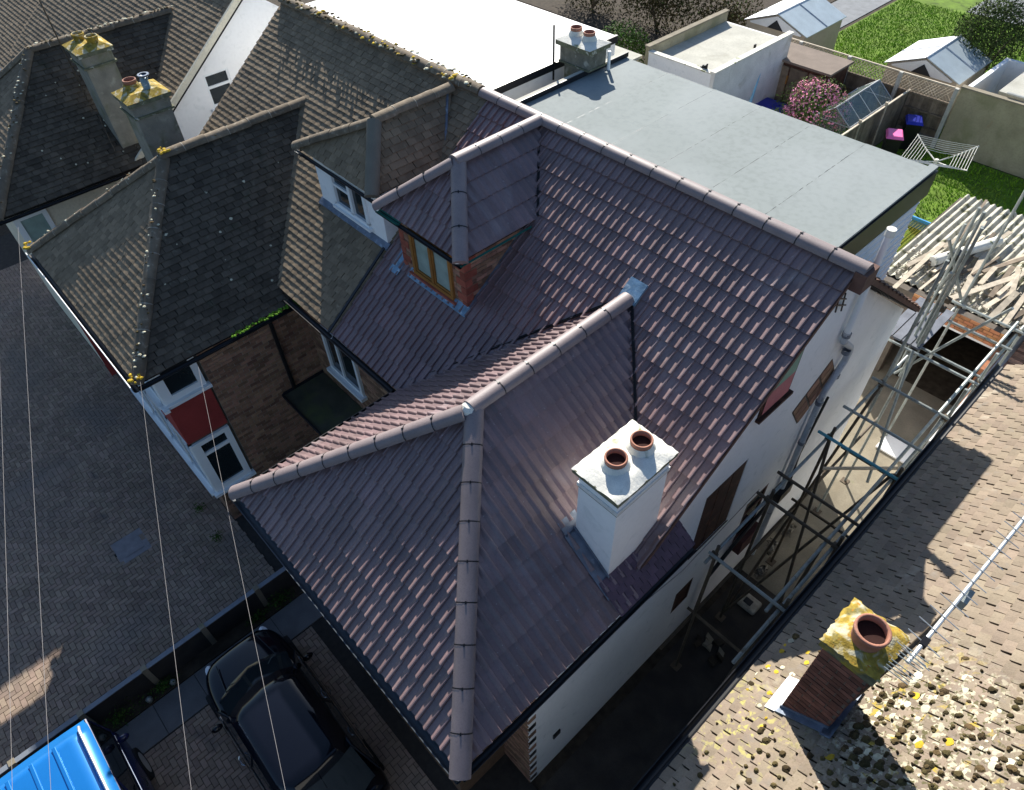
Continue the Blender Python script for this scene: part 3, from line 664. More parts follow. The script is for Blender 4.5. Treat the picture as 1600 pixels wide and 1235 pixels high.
hp = MB().tube([(-2.3,8.0,2.2),(-2.28,7.0,2.0),(-2.3,6.4,1.6),(-2.3,6.35,.05)], .035, 8).build('waste_pipe', M_black, H)
MB().box(-2.38,-2.2,8.2,8.6,2.1,2.35).build('pipe_hopper', M_black, H)
MB().tube([(-2.345,7.42,7.28),(-2.345,7.8,7.05)], .012, 6).tube([(-2.345,7.5,7.12),(-2.345,7.88,6.9)], .012, 6).tube([(-2.345,7.5,7.33),(-2.345,7.6,6.95)], .012, 6).tube([(-2.345,7.7,7.2),(-2.345,7.8,6.85)], .012, 6).build('wall_bracket', M_black, H)
MB().tube([(-2.35,2.4,3.9),(-2.35,5.4,3.0),(-2.35,7.4,3.2)], .006, 5).build('wall_cable', M_cable, H)
MB().box(-2.38,-2.355,2.6,2.75,1.15,1.3).build('air_vent', M_black, H)
# ================================================================== left half of the pair
LH = empty('house', (-12, 5, 0), 'attached semi with weathered brown plain tiles, white dormer and blown-out white flat roof', 'house')
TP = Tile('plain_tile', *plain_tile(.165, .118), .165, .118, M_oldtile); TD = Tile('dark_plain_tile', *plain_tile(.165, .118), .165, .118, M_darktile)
LA, LB, LW, LWb = V3(-15.45,.72,4.76), V3(-10.22,.72,4.76), V3(-12.85,3.2,6.8), V3(-12.85,6.1,6.8)
lm = [(-15.28,3.62,5), (-8.7,3.62,5), (-8.7,7.36,7.8), (-15.28,7.36,7.8)]
hw = [on_main(-14.4,3.4), on_main(-10.9,3.4), on_main(-12.85,5.7)]
hd = [on_main(-10.45,5.15), on_main(-8.95,5.15), on_main(-8.95,6.3), on_main(-9.55,6.9), on_main(-10.45,6.3)]
EL, ER, EA, EB = V3(-11.06,4.95,7), V3(-8.8,4.95,7), V3(-9.5,5.62,7.74), V3(-9.5,7.2,7.74)
recs = roof_recs(lm, TP, [hw, hd], jit=.006, jrot=.025, seed=21)
recs += roof_recs([LA, LB, LW], TP, jit=.006, jrot=.025, seed=22)
recs += roof_recs([LB, (-10.22,3.7,4.76), LWb, LW], TD, jit=.006, jrot=.025, seed=23)
recs += roof_recs([EL, ER, EA], TP, jit=.006, jrot=.02, seed=24)
recs += roof_recs([ER, (-8.8,6.35,7), EB, EA], TP, jit=.006, jrot=.02, seed=25)
place_tiles(LH, 'roof_tile', recs, 300, 'roof_tile_field')
for P in (lm, [LA, LB, LW], [LB, (-10.22,3.7,4.76), LWb, LW], [(-15.45,3.7,4.76), LA, LW, LWb], [EL, ER, EA], [ER, (-8.8,6.35,7), EB, EA], [(-11.06,6.35,7), EL, EA, EB]): deck(LH, P)
ME_O = half_round('old_ridge_tile', M_oldridge, .115, collar=False); MO = union_mesh(.116, mat('pale_ridge_mortar', (.36,.33,.27), 1, .2, 20, .3, 60, isl=0)); ME_H = half_round('grey_hip_tile', M_hipold, .12, L=.55)
ridge_run(LH, (-15.3,7.38,7.84), (-8.9,7.38,7.84), ME_O, jit=.008, clip=MO)
ridge_run(LH, (-12.85,6.2,6.84), (-12.85,3.15,6.84), ME_O, jit=.008, clip=MO); ridge_run(LH, LW, LA, ME_O, name='hip_tile', jit=.008, clip=MO); ridge_run(LH, LW, LB, ME_O, name='hip_tile', jit=.008, clip=MO)
ridge_run(LH, (-9.5,7.2,7.78), (-9.5,5.6,7.78), ME_O, jit=.006, clip=MO); ridge_run(LH, EA, EL + V3(-.03,-.03,.02), ME_O, name='hip_tile', jit=.005); ridge_run(LH, EA + V3(0,0,.03), ER + V3(.03,-.05,.03), ME_H, L=.55, name='hip_tile')
r_ = random.Random(8); mb = MB(); mb2 = MB(); mb3 = MB()
def cushion(mb, c, N, r, h, r_):
    c = Vector(c); N = Vector(N).normalized(); a = N.cross(Vector((0,1,.1))).normalized(); b = N.cross(a); n = 8; vs = [c + N*h]
    for k, (rr, hh) in enumerate(((.6, .8), (1, 0))):
        for q in range(n): t_ = 2*pi*q/n; s_ = rr*r*r_.uniform(.8, 1.15); vs.append(c + a*cos(t_)*s_ + b*sin(t_)*s_ + N*h*hh)
    mb.add(vs, [(0, 1+q, 1+(q+1) % n) for q in range(n)] + [(1+q, 1+n+q, 1+n+(q+1) % n, 1+(q+1) % n) for q in range(n)])
# moss and lichen along old ridges, eaves and gutter
for k in range(240):
    x = r_.uniform(-15.2,-9.0); cushion(r_.choice((mb, mb2, mb3)) if x > -12.5 or k % 4 == 0 else mb, (x, 7.38+r_.uniform(-.15,.12), 7.93+r_.uniform(-.03,.02)), (0,0,1), r_.uniform(.02,.05), .02, r_)
for P, Q, n in ((LW, LA, 30), (LW, LB, 90), (LW, LWb, 60)):
    for k in range(n):
        t_ = r_.random(); p = P.lerp(Q, t_) + V3(r_.uniform(-.08,.08), r_.uniform(-.08,.08), .1); cushion(r_.choice((mb, mb2)), p, (0,0,1), r_.uniform(.012,.035), .015, r_)
for P in (LA, LB, LW):
    for k in range(14): cushion(mb3, P + V3(r_.uniform(-.12,.12), r_.uniform(-.1,.14), .14), (0,0,1), r_.uniform(.02,.05), .03, r_)
mb.build('ridge_moss', M_moss, LH, kind='stuff'); mb2.build('pale_lichen', M_lich2, LH, kind='stuff'); mb3.build('yellow_lichen', M_lichy, LH, kind='stuff')
mb = MB()
for k in range(110):
    y = r_.uniform(2.4,3.7); cushion(mb, (-10.16+r_.uniform(-.05,.05), y, 4.79), (0,0,1), r_.uniform(.012,.03), .02, r_)
for k in range(60): cushion(mb, (-10.05+r_.uniform(-.12,.12), 3.72+r_.uniform(-.12,.08), 4.85), (0,0,1), r_.uniform(.02,.045), .03, r_)
mb.build('gutter_moss', M_mossgreen, LH, kind='stuff')
mb = MB()
for k in range(24):   # bird droppings and pale spots on dark slope
    y = r_.uniform(1.2,5.2); x = r_.uniform(-12.4,-10.5); z = 4.76+(-10.22-x)*.776
    if y > .72+(-10.22-x) and y < 6: cushion(mb, (x, y, z+.045), (.61,0,.79), r_.uniform(.01,.032), .004, r_)
mb.build('bird_droppings', M_lich2, LH, kind='stuff')
gutter(LH, (-15.5,.66,4.72), (-10.16,.66,4.72)); MB().tube([(-15.5,.6,4.75),(-10.2,.6,4.75)], .011, 6).build('gutter_lip', M_upvc, LH)
gutter(LH, (-10.16,.7,4.72), (-10.16,3.6,4.72)); gutter(LH, (-10.16,3.55,4.95), (-8.75,3.55,4.95))
# walls
brick_field(LH, (-10.5,1.8,0), (0,1,0), (0,0,1), 2.12, 4.72, name='wing_brick', limit=0); MB().box(-10.7,-10.501,1.8,3.92,0,4.72).build('wing_wall_bed', M_mortar, LH)
brick_field(LH, (-10.5,3.92,0), (1,0,0), (0,0,1), 4.0, 4.9, name='recess_brick', holes=[(.62,1.75,3.2,4.3)]); MB().box(-10.5,-6.5,3.921,4.1,0,4.9).build('recess_wall_bed', M_mortar, LH)
MB().tube([(-10.42,3.2,4.6),(-10.42,3.2,2.7)], .04, 10).build('downpipe', M_black, LH)
wr = MB().box(-9.88,-9.8,3.86,3.93,3.2,4.3).box(-8.83,-8.75,3.86,3.93,3.2,4.3).box(-9.8,-8.83,3.86,3.93,3.2,3.27).box(-9.8,-8.83,3.86,3.93,4.22,4.3).box(-9.42,-9.36,3.865,3.93,3.27,4.22).build('window', M_upvc, LH)
MB().box(-9.8,-8.83,3.9,3.905,3.27,4.22).build('pane', M_glass, wr); MB().box(-9.92,-8.7,3.78,3.92,3.12,3.2).build('sill', M_upvc, wr)
# dark mossy canopy roof in the recess
cr = []
for k in range(24): t_ = 2*pi*k/24; cr.append((-9.25+1.25*cos(t_)*(1 if cos(t_) > 0 else .95), 3.1+.95*sin(t_), 2.5))
MB().prism([(-10.5,2.95,2.5),(-7.0,2.95,2.5),(-7.0,3.9,2.5),(-10.5,3.9,2.5)], (0,0,.1)).build('porch_roof', mat('dark_mossy_felt', (.09,.088,.06), 1, .25, 3, .4, 40, isl=0, blots=[((.11,.125,.05), 2, .5, .7)]), LH)
MB().box(-10.48,-10.46,2.95,3.9,2.6,2.66).box(-10.48,-7.0,2.92,2.95,2.55,2.63).build('porch_kerb', M_edge, LH)
# square bay at the front
BX = -10.55
bay = MB().box(-14.7,BX-.02,1.0,1.8,0,4.72).build('bay', M_dmortar, LH)
brick_field(bay, (BX-.02,1.0,0), (0,1,0), (0,0,1), .78, 1.1, name='bay_brick')
brick_field(bay, (-14.7,1.0,0), (1,0,0), (0,0,1), 4.13, 1.0, name='bay_front_brick')
MB().box(BX-.02,BX+.04,.96,1.76,2.7,3.78).build('red_side_panel', M_red, bay); MB().box(-14.7,BX+.04,.94,.96,2.7,3.78).build('red_front_panel', M_red, bay)
for z0, z1 in ((1.12,2.62), (3.82,4.66)):
    fw = MB().box(BX-.01,BX+.05,.95,1.12,z0,z1).box(BX-.01,BX+.05,1.62,1.74,z0,z1).box(BX-.01,BX+.05,1.12,1.62,z0,z0+.14).box(BX-.01,BX+.05,1.12,1.62,z1-.1,z1)
    if z0 < 2: fw.box(BX-.01,BX+.045,1.12,1.62,z1-.42,z1-.34)
    for k in range(5): fw.box(-14.6+k*.99,-14.5+k*.99,.93,1.0,z0,z1)
    fw.box(-14.6,BX,.93,1.0,z0,z0+.1).box(-14.6,BX,.93,1.0,z1-.1,z1)
    fw = fw.build('bay_window', M_upvc, bay)
    MB().box(BX-.008,BX+.01,1.12,1.62,z0+.14,z1-.1).box(-14.5,BX-.02,.95,.96,z0+.1,z1-.1).build('pane', M_glass, fw)
    MB().box(BX-.01,BX+.12,.88,1.8,z0-.07,z0).box(-14.7,BX,.84,.95,z0-.07,z0).build('sill', M_upvc, fw)
MB().obox((-14.8,.86,3.74), (4.42,0,0), (0,.1,0), (0,0,.07)).build('panel_trim', M_upvc, bay)
# white dormer
dm = MB().panel((-10.75,5.02,5.72), (1,0,0), (0,0,1), [(0,.1),(1.98,.1),(1.98,1.26),(0,1.26)], [rect(.52,1.55,.55,1.14)], .06).box(-10.74,-8.78,5.1,6.5,5.8,6.98).build('dormer', M_white, LH)
MB().prism([(-8.77,5.02,5.86),(-8.77,6.45,6.94),(-8.77,5.02,6.98)], (.014,0,0)).build('dormer_cheek', M_white, dm)
mb = MB(); 
for a, b in ((-10.23,-10.17),(-9.72,-9.64),(-9.27,-9.2)): mb.box(a,b,4.98,5.05,6.27,6.86)
mb.box(-10.23,-9.2,4.98,5.05,6.22,6.29).box(-10.23,-9.2,4.98,5.05,6.82,6.88).box(-10.17,-9.72,4.99,5.04,6.62,6.67)
wf = mb.build('window', M_upvc, dm); MB().box(-10.2,-9.22,5.03,5.035,6.27,6.84).build('pane', M_glass, wf); MB().box(-10.28,-9.15,4.94,5.02,6.17,6.22).build('sill', M_upvc, wf)
MB().prism([(-10.8,4.93,zm(4.93)+.05),(-8.7,4.93,zm(4.93)+.05),(-8.7,5.03,zm(5.03)+.06),(-10.8,5.03,zm(5.03)+.06)], (0,0,.015)).build('apron_flashing', M_lead, LH)
gutter(LH, (-11.1,4.9,6.96), (-8.76,4.9,6.96), r=.035); gutter(LH, (-8.76,4.95,6.96), (-8.76,6.4,6.96), r=.035)
MB().obox((-15.3,3.6,4.9), (.05,0,0), (0,3.76,2.815), (0,0,.1)).build('verge_board', M_upvc, LH)
MB().panel((-15.2,0,0), (0,-1,0), (0,0,1), [(-11.1,0),(-3.66,0),(-3.66,4.93),(-7.36,7.68),(-11.1,4.9)], (), .1).build('gable_wall', M_white, LH)
MB().box(-15.18,-10.7,1.8,2.0,0,4.7).build('front_wall', M_brick, LH)
MB().box(-15.2,-8.5,10.9,11.1,0,5).build('rear_wall', M_white, LH)
# valley dressing between dormer and slope
MB().tube([(-9.48,7.1,7.75),(-8.82,6.42,7.05)], .03, 6).build('valley_lead', M_lead, LH)
MB().obox((-8.75,3.55,5.06), (.05,0,0), (0,1.36,1.02), (0,0,.03)).build('bonding_gutter', M_edge, LH)
# white flat roof at the back with parapets
FL = MB().box(-15.2,-9.15,7.45,11.0,7.45,7.68).build('flat_roof', M_feltw, LH)
MB().box(-9.15,-9.09,7.6,11.0,7.57,7.7).build('black_side_trim', M_edge, FL); MB().box(-9.2,-9.11,7.6,10.9,5.4,7.57).build('flat_roof_side_wall', M_white, LH)
MB().box(-15.2,-9.15,10.95,11.0,5.0,7.45).build('flat_roof_rear_wall', M_white, LH)
# rear slope seen in the gap
gp = [(-8.45,11.1,5.0), (-9.1,11.1,5.0), (-9.1,7.5,7.7), (-8.45,7.5,7.7)]
MB().add(gp, [(0,1,2,3)]).build('gap_slope', M_lead, LH)
# rear party chimney : slender shaft, corbelled head, wide cap
RCm = MB().box(-8.98,-8.55,9.42,9.78,5.5,7.74).build('rear_chimney', M_lstack, LH)
MB().box(-9.04,-8.34,9.36,9.8,7.74,8.02).build('corbelled_head', mat('mossy_grey_block', (.19,.18,.14), 1, .3, 9, .6, 40, isl=.1, blots=[((.42,.4,.33), 8, .58, .7)]), RCm)
MB().box(-9.06,-8.32,9.34,9.82,7.72,7.75).box(-9.1,-8.28,9.3,9.84,8.02,8.1).build('slab_edges', M_capedge, RCm)
MB().add([(-9.11,9.29,8.102),(-8.27,9.29,8.102),(-8.27,9.85,8.102),(-9.11,9.85,8.102),(-8.95,9.45,8.17),(-8.42,9.45,8.17),(-8.42,9.68,8.17),(-8.95,9.68,8.17)], [(4,5,6,7),(0,1,5,4),(1,2,6,5),(2,3,7,6),(3,0,4,7)]).build('mortar_flaunching', M_slab, RCm)
pot(RCm, (-8.86,9.57,8.15), .1, .14); pot(RCm, (-8.54,9.56,8.15), .1, .14)
MB().tube([(-9.1,9.26,7.4),(-9.1,9.26,8.35)], .018, 8).box(-9.12,-9.02,9.26,9.34,7.7,7.73).build('mast_stub', M_black, RCm); MB().tube([(-8.3,9.84,7.95),(-8.3,9.84,7.6)], .03, 8).build('white_pipe', M_upvc, RCm)
# tall left chimney of this house, behind the ridge
def stack(parent, x0, x1, y0, y1, zb, zt, name='chimney'):
    c = MB().box(x0,x1,y0,y1,zb,zt-.34).build(name, M_lstack, parent)
    MB().box(x0-.05,x1+.05,y0-.05,y1+.05,zt-.34,zt-.3).build('corbel_line', M_capedge, c)
    MB().box(x0-.02,x1+.02,y0-.02,y1+.02,zt-.3,zt-.1).build('chimney_head', M_lstack, c)
    MB().box(x0-.07,x1+.07,y0-.07,y1+.07,zt-.1,zt-.02).build('cap_slab', M_capedge, c)
    MB().add([(x0-.08,y0-.08,zt-.018),(x1+.08,y0-.08,zt-.018),(x1+.08,y1+.08,zt-.018),(x0-.08,y1+.08,zt-.018),(x0+.1,y0+.1,zt+.07),(x1-.1,y0+.1,zt+.07),(x1-.1,y1-.1,zt+.07),(x0+.1,y1-.1,zt+.07)],
             [(4,5,6,7),(0,1,5,4),(1,2,6,5),(2,3,7,6),(3,0,4,7)]).build('lichened_flaunching', M_lichen, c)
    return c
c1 = stack(LH, -15.2,-14.55,3.45,4.15,4.2,7.2); pot(c1, (-15.02,3.72,7.25), .12, .16, base=M_lichen)
p = MB().tube([(-14.72,3.9,7.25),(-14.72,3.9,7.42),(-14.7,3.92,7.5)], [.07,.075,.07], 10).build('chimney_pot', M_bluelead, c1); MB().lathe((-14.7,3.92,7.49), [(.07,0),(.11,.03),(.11,.05),(.07,.05)], 10).build('cowl_rim', M_lead, p)
# ================================================================== third house, beyond the alley
H3 = empty('house', (-20, 5, 0), 'house at the left with dark hipped wing, white gable wall and small white window', 'house')
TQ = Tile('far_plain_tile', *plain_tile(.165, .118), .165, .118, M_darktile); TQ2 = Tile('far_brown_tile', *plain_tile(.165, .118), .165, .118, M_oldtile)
A3, B3, W3, W3b = V3(-21.6,.55,5), V3(-16.66,.55,5), V3(-19.15,3.0,7.02), V3(-19.15,6.3,7.02)
m3 = [(-26,3.62,5), (-16.8,3.62,5), (-16.8,7.36,7.8), (-26,7.36,7.8)]
rc3 = roof_recs([B3, (-16.66,3.75,5), W3b, W3], TQ, jit=.006, jrot=.025, seed=31)
rc3 += roof_recs(m3, TQ2, [[on_main(-20.8,3.4), on_main(-17.5,3.4), on_main(-19.15,5.7)]], jit=.006, jrot=.025, seed=32) + roof_recs([A3, B3, W3], TQ2, jit=.006, jrot=.025, seed=33)
rc3 = [r for r in rc3 if seen(r[2], 60)]
place_tiles(H3, 'roof_tile', rc3, 300, 'roof_tile_field')
for P in (m3, [A3, B3, W3], [B3, (-16.66,3.75,5), W3b, W3], [(-21.6,3.75,5), A3, W3, W3b]): deck(H3, P)
ridge_run(H3, W3b, W3 + V3(0,-.05,0), ME_O, jit=.006, clip=MO); ridge_run(H3, W3, B3, ME_O, name='hip_tile', jit=.006); ridge_run(H3, W3, A3, ME_O, name='hip_tile', jit=.006)
ridge_run(H3, (-26,7.38,7.84), (-16.85,7.38,7.84), ME_O, jit=.006, clip=MO)
MB().panel((-16.9,0,0), (0,1,0), (0,0,1), [(3.66,0),(11.1,0),(11.1,4.9),(7.36,7.68),(3.66,4.93)], [rect(5.74,6.36,5.55,6.3)], .1).build('gable_wall', M_white, H3)
f = MB().box(-16.95,-16.91,5.72,6.38,5.53,5.6).box(-16.95,-16.91,5.72,6.38,6.25,6.32).box(-16.95,-16.91,5.72,5.79,5.6,6.25).box(-16.95,-16.91,6.31,6.38,5.6,6.25).box(-16.95,-16.91,5.79,6.31,5.96,6.02).build('window', M_upvc, H3)
MB().box(-16.945,-16.94,5.77,6.33,5.58,6.27).build('pane', M_glass, f); MB().box(-16.92,-16.82,5.68,6.42,5.48,5.53).build('sill', M_upvc, f)
MB().obox((-16.8,3.55,4.95), (.06,0,0), (0,3.8,2.845), (0,0,.16)).build('verge_board', M_cream, H3)
MB().box(-17.1,-16.96,1.35,3.75,0,4.9).build('wing_side_wall', M_cream, H3)
b3 = MB().box(-21.2,-16.98,.8,1.35,0,4.9).build('bay', M_cream, H3)
MB().box(-17.0,-16.9,.78,1.36,2.7,3.9).build('red_side_panel', M_red, b3)
f = MB().box(-17.0,-16.9,.78,.9,3.9,4.8).box(-17.0,-16.9,1.36,1.46,3.9,4.8).box(-17.0,-16.88,.78,1.46,3.86,3.96).box(-17.0,-16.9,.9,1.36,4.7,4.8).build('window', M_upvc, b3); MB().box(-16.96,-16.94,.9,1.36,3.96,4.7).build('pane', M_glasspale, f)
MB().box(-17.0,-16.9,.78,1.36,0,2.7).build('bay_lower', M_red, b3)
gutter(H3, (-16.6,.5,4.97), (-16.6,3.7,4.97)); gutter(H3, (-21.6,.48,4.97), (-16.6,.48,4.97))
c3 = stack(H3, -17.72,-17.02,3.5,4.1,4.6,7.42); pot(c3, (-17.55,3.75,7.47), .12, .14, M_lichen, base=None); pot(c3, (-17.2,3.9,7.47), .12, .14, M_lichen, base=None)
MB().box(-16.9,-15.3,5.5,5.6,0,4.2).build('alley_back_wall', M_brick, H3)
pf = MB().box(-16.85,-15.35,3.9,5.4,3.3,3.4).build('alley_lean_to', M_lead, H3)
r_ = random.Random(12); mb = MB()
for k in range(26):
    y = r_.uniform(1.6,5.5); x = r_.uniform(-18.6,-16.9); z = 5+(-16.66-x)*.843
    if y > .55+(-16.66-x): cushion(mb, (x, y, z+.04), (.64,0,.77), r_.uniform(.01,.03), .005, r_)
mb.build('bird_droppings', M_lich2, H3, kind='stuff')
mb = MB(); mb2 = MB()
for k in range(160):
    p = W3.lerp(W3b if k % 2 else B3, r_.random()) + V3(r_.uniform(-.08,.08), r_.uniform(-.08,.08), .11); cushion(r_.choice((mb, mb2)), p, (0,0,1), r_.uniform(.015,.04), .015, r_)
mb.build('ridge_moss', M_moss, H3, kind='stuff'); mb2.build('pale_lichen', M_lich2, H3, kind='stuff')
# aerial rods on the far stack
ar = MB().tube([(-17.75,3.4,6.2),(-17.75,3.4,8.6)], .015, 6).tube([(-17.4,3.4,6.0),(-16.95,3.3,5.2)], .01, 6).tube([(-18.2,3.2,5.9),(-17.75,3.4,5.6)], .01, 6).build('tv_aerial', M_steeldark)
tag(ar, 'thin rusty aerial rod beside the far left chimney stack', 'aerial')
# fourth house, only a corner of its roof shows top left
H4 = empty('house', (-30, 6, 0), 'distant roof corner with brown tiles at the top left edge of the photo', 'house')
p4 = [(-36,3.2,4.6), (-24.2,3.2,4.6), (-24.2,7.4,7.6), (-36,7.4,7.6)]
place_tiles(H4, 'roof_tile', [r for r in roof_recs(p4, TQ2, jit=.006, jrot=.02, seed=41) if seen(r[2], 40)], 0, 'roof_tile_field')
deck(H4, p4); MB().box(-36,-24.4,3.6,11,0,4.6).build('wall', M_white, H4)
p4 = [(-24.2,11.6,4.6), (-36,11.6,4.6), (-36,7.4,7.6), (-24.2,7.4,7.6)]; deck(H4, p4)
ridge_run(H4, (-36,7.4,7.64), (-24.2,7.4,7.64), ME_O, jit=.006, clip=MO)
# ================================================================== right-hand neighbour
NH = empty('house', (2, 4, 0), 'neighbouring house at the lower right with buff clay tiles thick with moss and lichen', 'house')
T9 = Tile('buff_plain_tile', *plain_tile(.16, .112, .02, .019, .012), .16, .112, M_clay)
n1 = [(-.57,10.75,5), (-.57,-3,5), (3.2,-3,7.83), (3.2,10.75,7.83)]
nr = [r for r in roof_recs(n1, T9, jit=.008, jrot=.035, seed=51) if seen(r[2], 60)]
place_tiles(NH, 'roof_tile', nr, 300, 'roof_tile_field')
deck(NH, n1); deck(NH, [(7,-3,5), (7,10.75,5), (3.2,10.75,7.83), (3.2,-3,7.83)])
ridge_run(NH, (3.2,10.8,7.86), (3.2,-3,7.86), half_round('buff_ridge', M_clay, .115, collar=False), jit=.005)
gutter(NH, (-.66,10.8,4.96), (-.66,-3,4.96), r=.06); MB().box(-.62,-.56,-3,10.75,4.8,4.98).build('fascia', M_black, NH)
MB().box(-.28,6.7,-2.7,10.6,0,4.9).build('wall', M_whitedirty, NH)
MB().prism([(-.28,10.6,4.9),(3.2,10.6,7.6),(6.7,10.6,4.9)], (0,-.2,0)).build('gable', M_whitedirty, NH)
nz = lambda x: 5+(x+.57)*.7507
NC = MB().box(-.13,.29,3.6,4.06,4.9,6.9).build('chimney', M_dmortar, NH)
brick_field(NC, (-.13,3.6,5.1), (1,0,0), (0,0,1), .42, 1.82, bm=mat('sooty_red_brick', (.16,.07,.05), .95, .25, 9, .4, 80, isl=.3), mm=M_dmortar, bl=.19, bh=.06, limit=80)
brick_field(NC, (.29,3.6,5.1), (0,1,0), (0,0,1), .46, 1.82, bm=MATS['sooty_red_brick'], bl=.19, bh=.06, limit=0)
MB().box(-.17,.33,3.56,4.1,6.92,7.04).build('cap_edge', mat('lichened_cap_edge', (.13,.13,.08), 1, .4, 14, .7, 40, isl=0, blots=[((.3,.24,.04), 8, .5, .65)]), NC)
r_ = random.Random(14); vs = []; nx, ny = 18, 18
for i in range(nx+1):
    for j in range(ny+1):
        u, v = i/nx, j/ny; e = min(u, 1-u, v, 1-v); ed = min(1, e*3.2); j_ = r_.uniform(-.012,.012) if e == 0 else 0
        vs.append((-.18+.52*u+j_, 3.55+.56*v+j_, 7.042+ed*.07+r_.uniform(-.005,.005)*(1 if e else 0)))
MB().add(vs, [(i*(ny+1)+j, (i+1)*(ny+1)+j, (i+1)*(ny+1)+j+1, i*(ny+1)+j+1) for i in range(nx) for j in range(ny)]).build('lichened_flaunching', M_lichen, NC, smooth=True)
pot(NC, (.085,3.8,7.1), .142, .17, base=None)
mb = MB(); mb.prism([(-.15,3.52,nz(-.15)+.06),(.34,3.52,nz(.34)+.06),(.34,3.6,nz(.34)+.06),(-.13,3.6,nz(-.13)+.06)], (0,0,.014)); mb.prism([(.27,3.5,nz(.27)+.06),(.36,3.5,nz(.36)+.06),(.36,4.15,nz(.36)+.06),(.27,4.2,nz(.27)+.06)], (0,0,.014))
mb.obox((-.14,3.585,nz(-.14)), (.44,0,.33), (0,.012,0), (0,0,.12)); mb.build('lead_flashing', M_lead, NH)
MB().prism([(-.25,3.52,nz(-.25)+.05),(-.13,3.52,nz(-.13)+.05),(-.13,3.98,nz(-.13)+.05),(-.25,3.98,nz(-.25)+.05)], (0,0,.014)).build('bright_flashing', M_leadbright, NH)
N9 = V3(-.6,0,.8); mb = MB(); mb2 = MB(); mb3 = MB()
for k in range(520):
    x = r_.uniform(-.1,1.7); y = r_.gauss(3.75,.5)
    if r_.random() < .22: y = r_.uniform(1.2,4.6); x = r_.uniform(-.5,1.2)
    if y > 5.0 or y < 1: continue
    if x < .45 and y > 3.35 and x > -.4: continue
    if r_.random() < .75: v_ = round((x+.57)/.8/.112)*.112 - .012; x = v_*.8-.57
    cushion(mb, (x, y, nz(x)+.045), N9, r_.choice((.015,.02,.03,.042))*r_.uniform(.8,1.2), r_.uniform(.015,.035), r_)
for k in range(110):
    x = r_.uniform(.4,1.8); y = r_.gauss(3.9,.4)
    if 1.2 < y < 4.9: cushion(mb2 if r_.random() < .92 else mb3, (x, y, nz(x)+.044), N9, r_.choice((.015,.02,.03,.05)), .004, r_)
for k in range(24): x = r_.uniform(-.5,-.15); cushion(mb3 if k % 3 else mb2, (x, r_.uniform(3.3,4.6), nz(x)+.045), N9, r_.uniform(.015,.04), .005, r_)
for k in range(60): x = r_.uniform(-.2,2.2); cushion(mb, (x, r_.uniform(3.4,8), nz(x)+.045), N9, r_.uniform(.008,.022), .01, r_)
mb.build('moss_cushions', M_moss, NH, kind='stuff'); mb2.build('pale_lichen', M_lich2, NH, kind='stuff'); mb3.build('yellow_lichen', M_lichy, NH, kind='stuff')
# television aerial lying along the slope above the chimney
AE = empty('tv_aerial', (.45,4.2,7.2), 'long television aerial with many crossing rods above the mossy chimney', 'aerial')
MB().tube([(.3,3.75,6.2),(.36,3.9,6.9),(.44,4.35,7.75)], .02, 8).build('mast', M_steeldark, AE)
a, b = V3(.36,3.3,7.95), V3(.52,6.4,7.6); MB().tube([a, b], .016, 8).build('boom', M_alu, AE)
for k in range(19):
    c = a.lerp(b, .02+k*.052); hw_ = .13-.003*k; mb = MB().tube([c+V3(-hw_,.02,.02), c+V3(hw_,-.02,.02)], .0045, 5); mb.build('element', M_alu, AE)
for s_ in (-1, 1):
    for k in range(4): c = a + V3(0,-.03-.0*k,.06*s_*(k+1)*.8); MB().tube([c+V3(-.09,0,0), c+V3(.09,0,0)], .0045, 5).build('reflector_rod', M_steel, AE)
MB().box(.35,.4,3.5,3.58,7.9,7.95).build('junction_box', M_black, AE)
MB().box(.4,.47,4.15,4.3,7.7,7.8).build('clamp', M_steel, AE)
# ================================================================== low fence between the forecourts
FE = empty('boundary_fence', (-8.3,-1.5,0), 'low dark panel fence with pale concrete posts between the two forecourts', 'fence')
for k in range(8):
    y1 = 1.6 - k*1.12
    MB().box(-8.33,-8.27,y1-1.12+.05,y1-.05,.04,.66).build('panel', mat('dark_fence_panel', (.04,.037,.035), .8, .2, 4, .2, 40, isl=.1), FE)
    MB().box(-8.36,-8.25,y1-.05,y1+.05,0,.7).build('post', M_conc if k else M_edge, FE)
    MB().box(-8.345,-8.25,y1-1.07,y1-.05,.66,.68).build('rail', MATS['dark_grey_socket'], FE)
r_ = random.Random(21)
def plant(name, c, rad, n, size, m_, label, cat='plant', stem=None, group=None, shell=.9, noise=.3, extra=None):
    root = empty(name, (c[0], c[1], 0), label, cat, group)
    mb = MB(); leaf_cloud(mb, c, rad, n, size, r_, shell, 1, noise); mb.build('foliage', m_, root)
    if extra:
        mb = MB(); leaf_cloud(mb, c, [q*1.04 for q in rad], extra[0], extra[1], r_, .25, 1, noise); mb.build(extra[2], extra[3], root)
    if stem:
        mb = MB()
        for k in range(stem[0]):
            a = r_.uniform(0, 6.28); mb.tube([(c[0]+r_.uniform(-.05,.05), c[1]+r_.uniform(-.05,.05), 0), (c[0]+cos(a)*rad[0]*.3, c[1]+sin(a)*rad[1]*.3, c[2]*.6), (c[0]+cos(a)*rad[0]*.6, c[1]+sin(a)*rad[1]*.6, c[2])], [stem[1], stem[1]*.7, stem[1]*.3], 6)
        mb.build('trunk', M_wood, root)
    return root
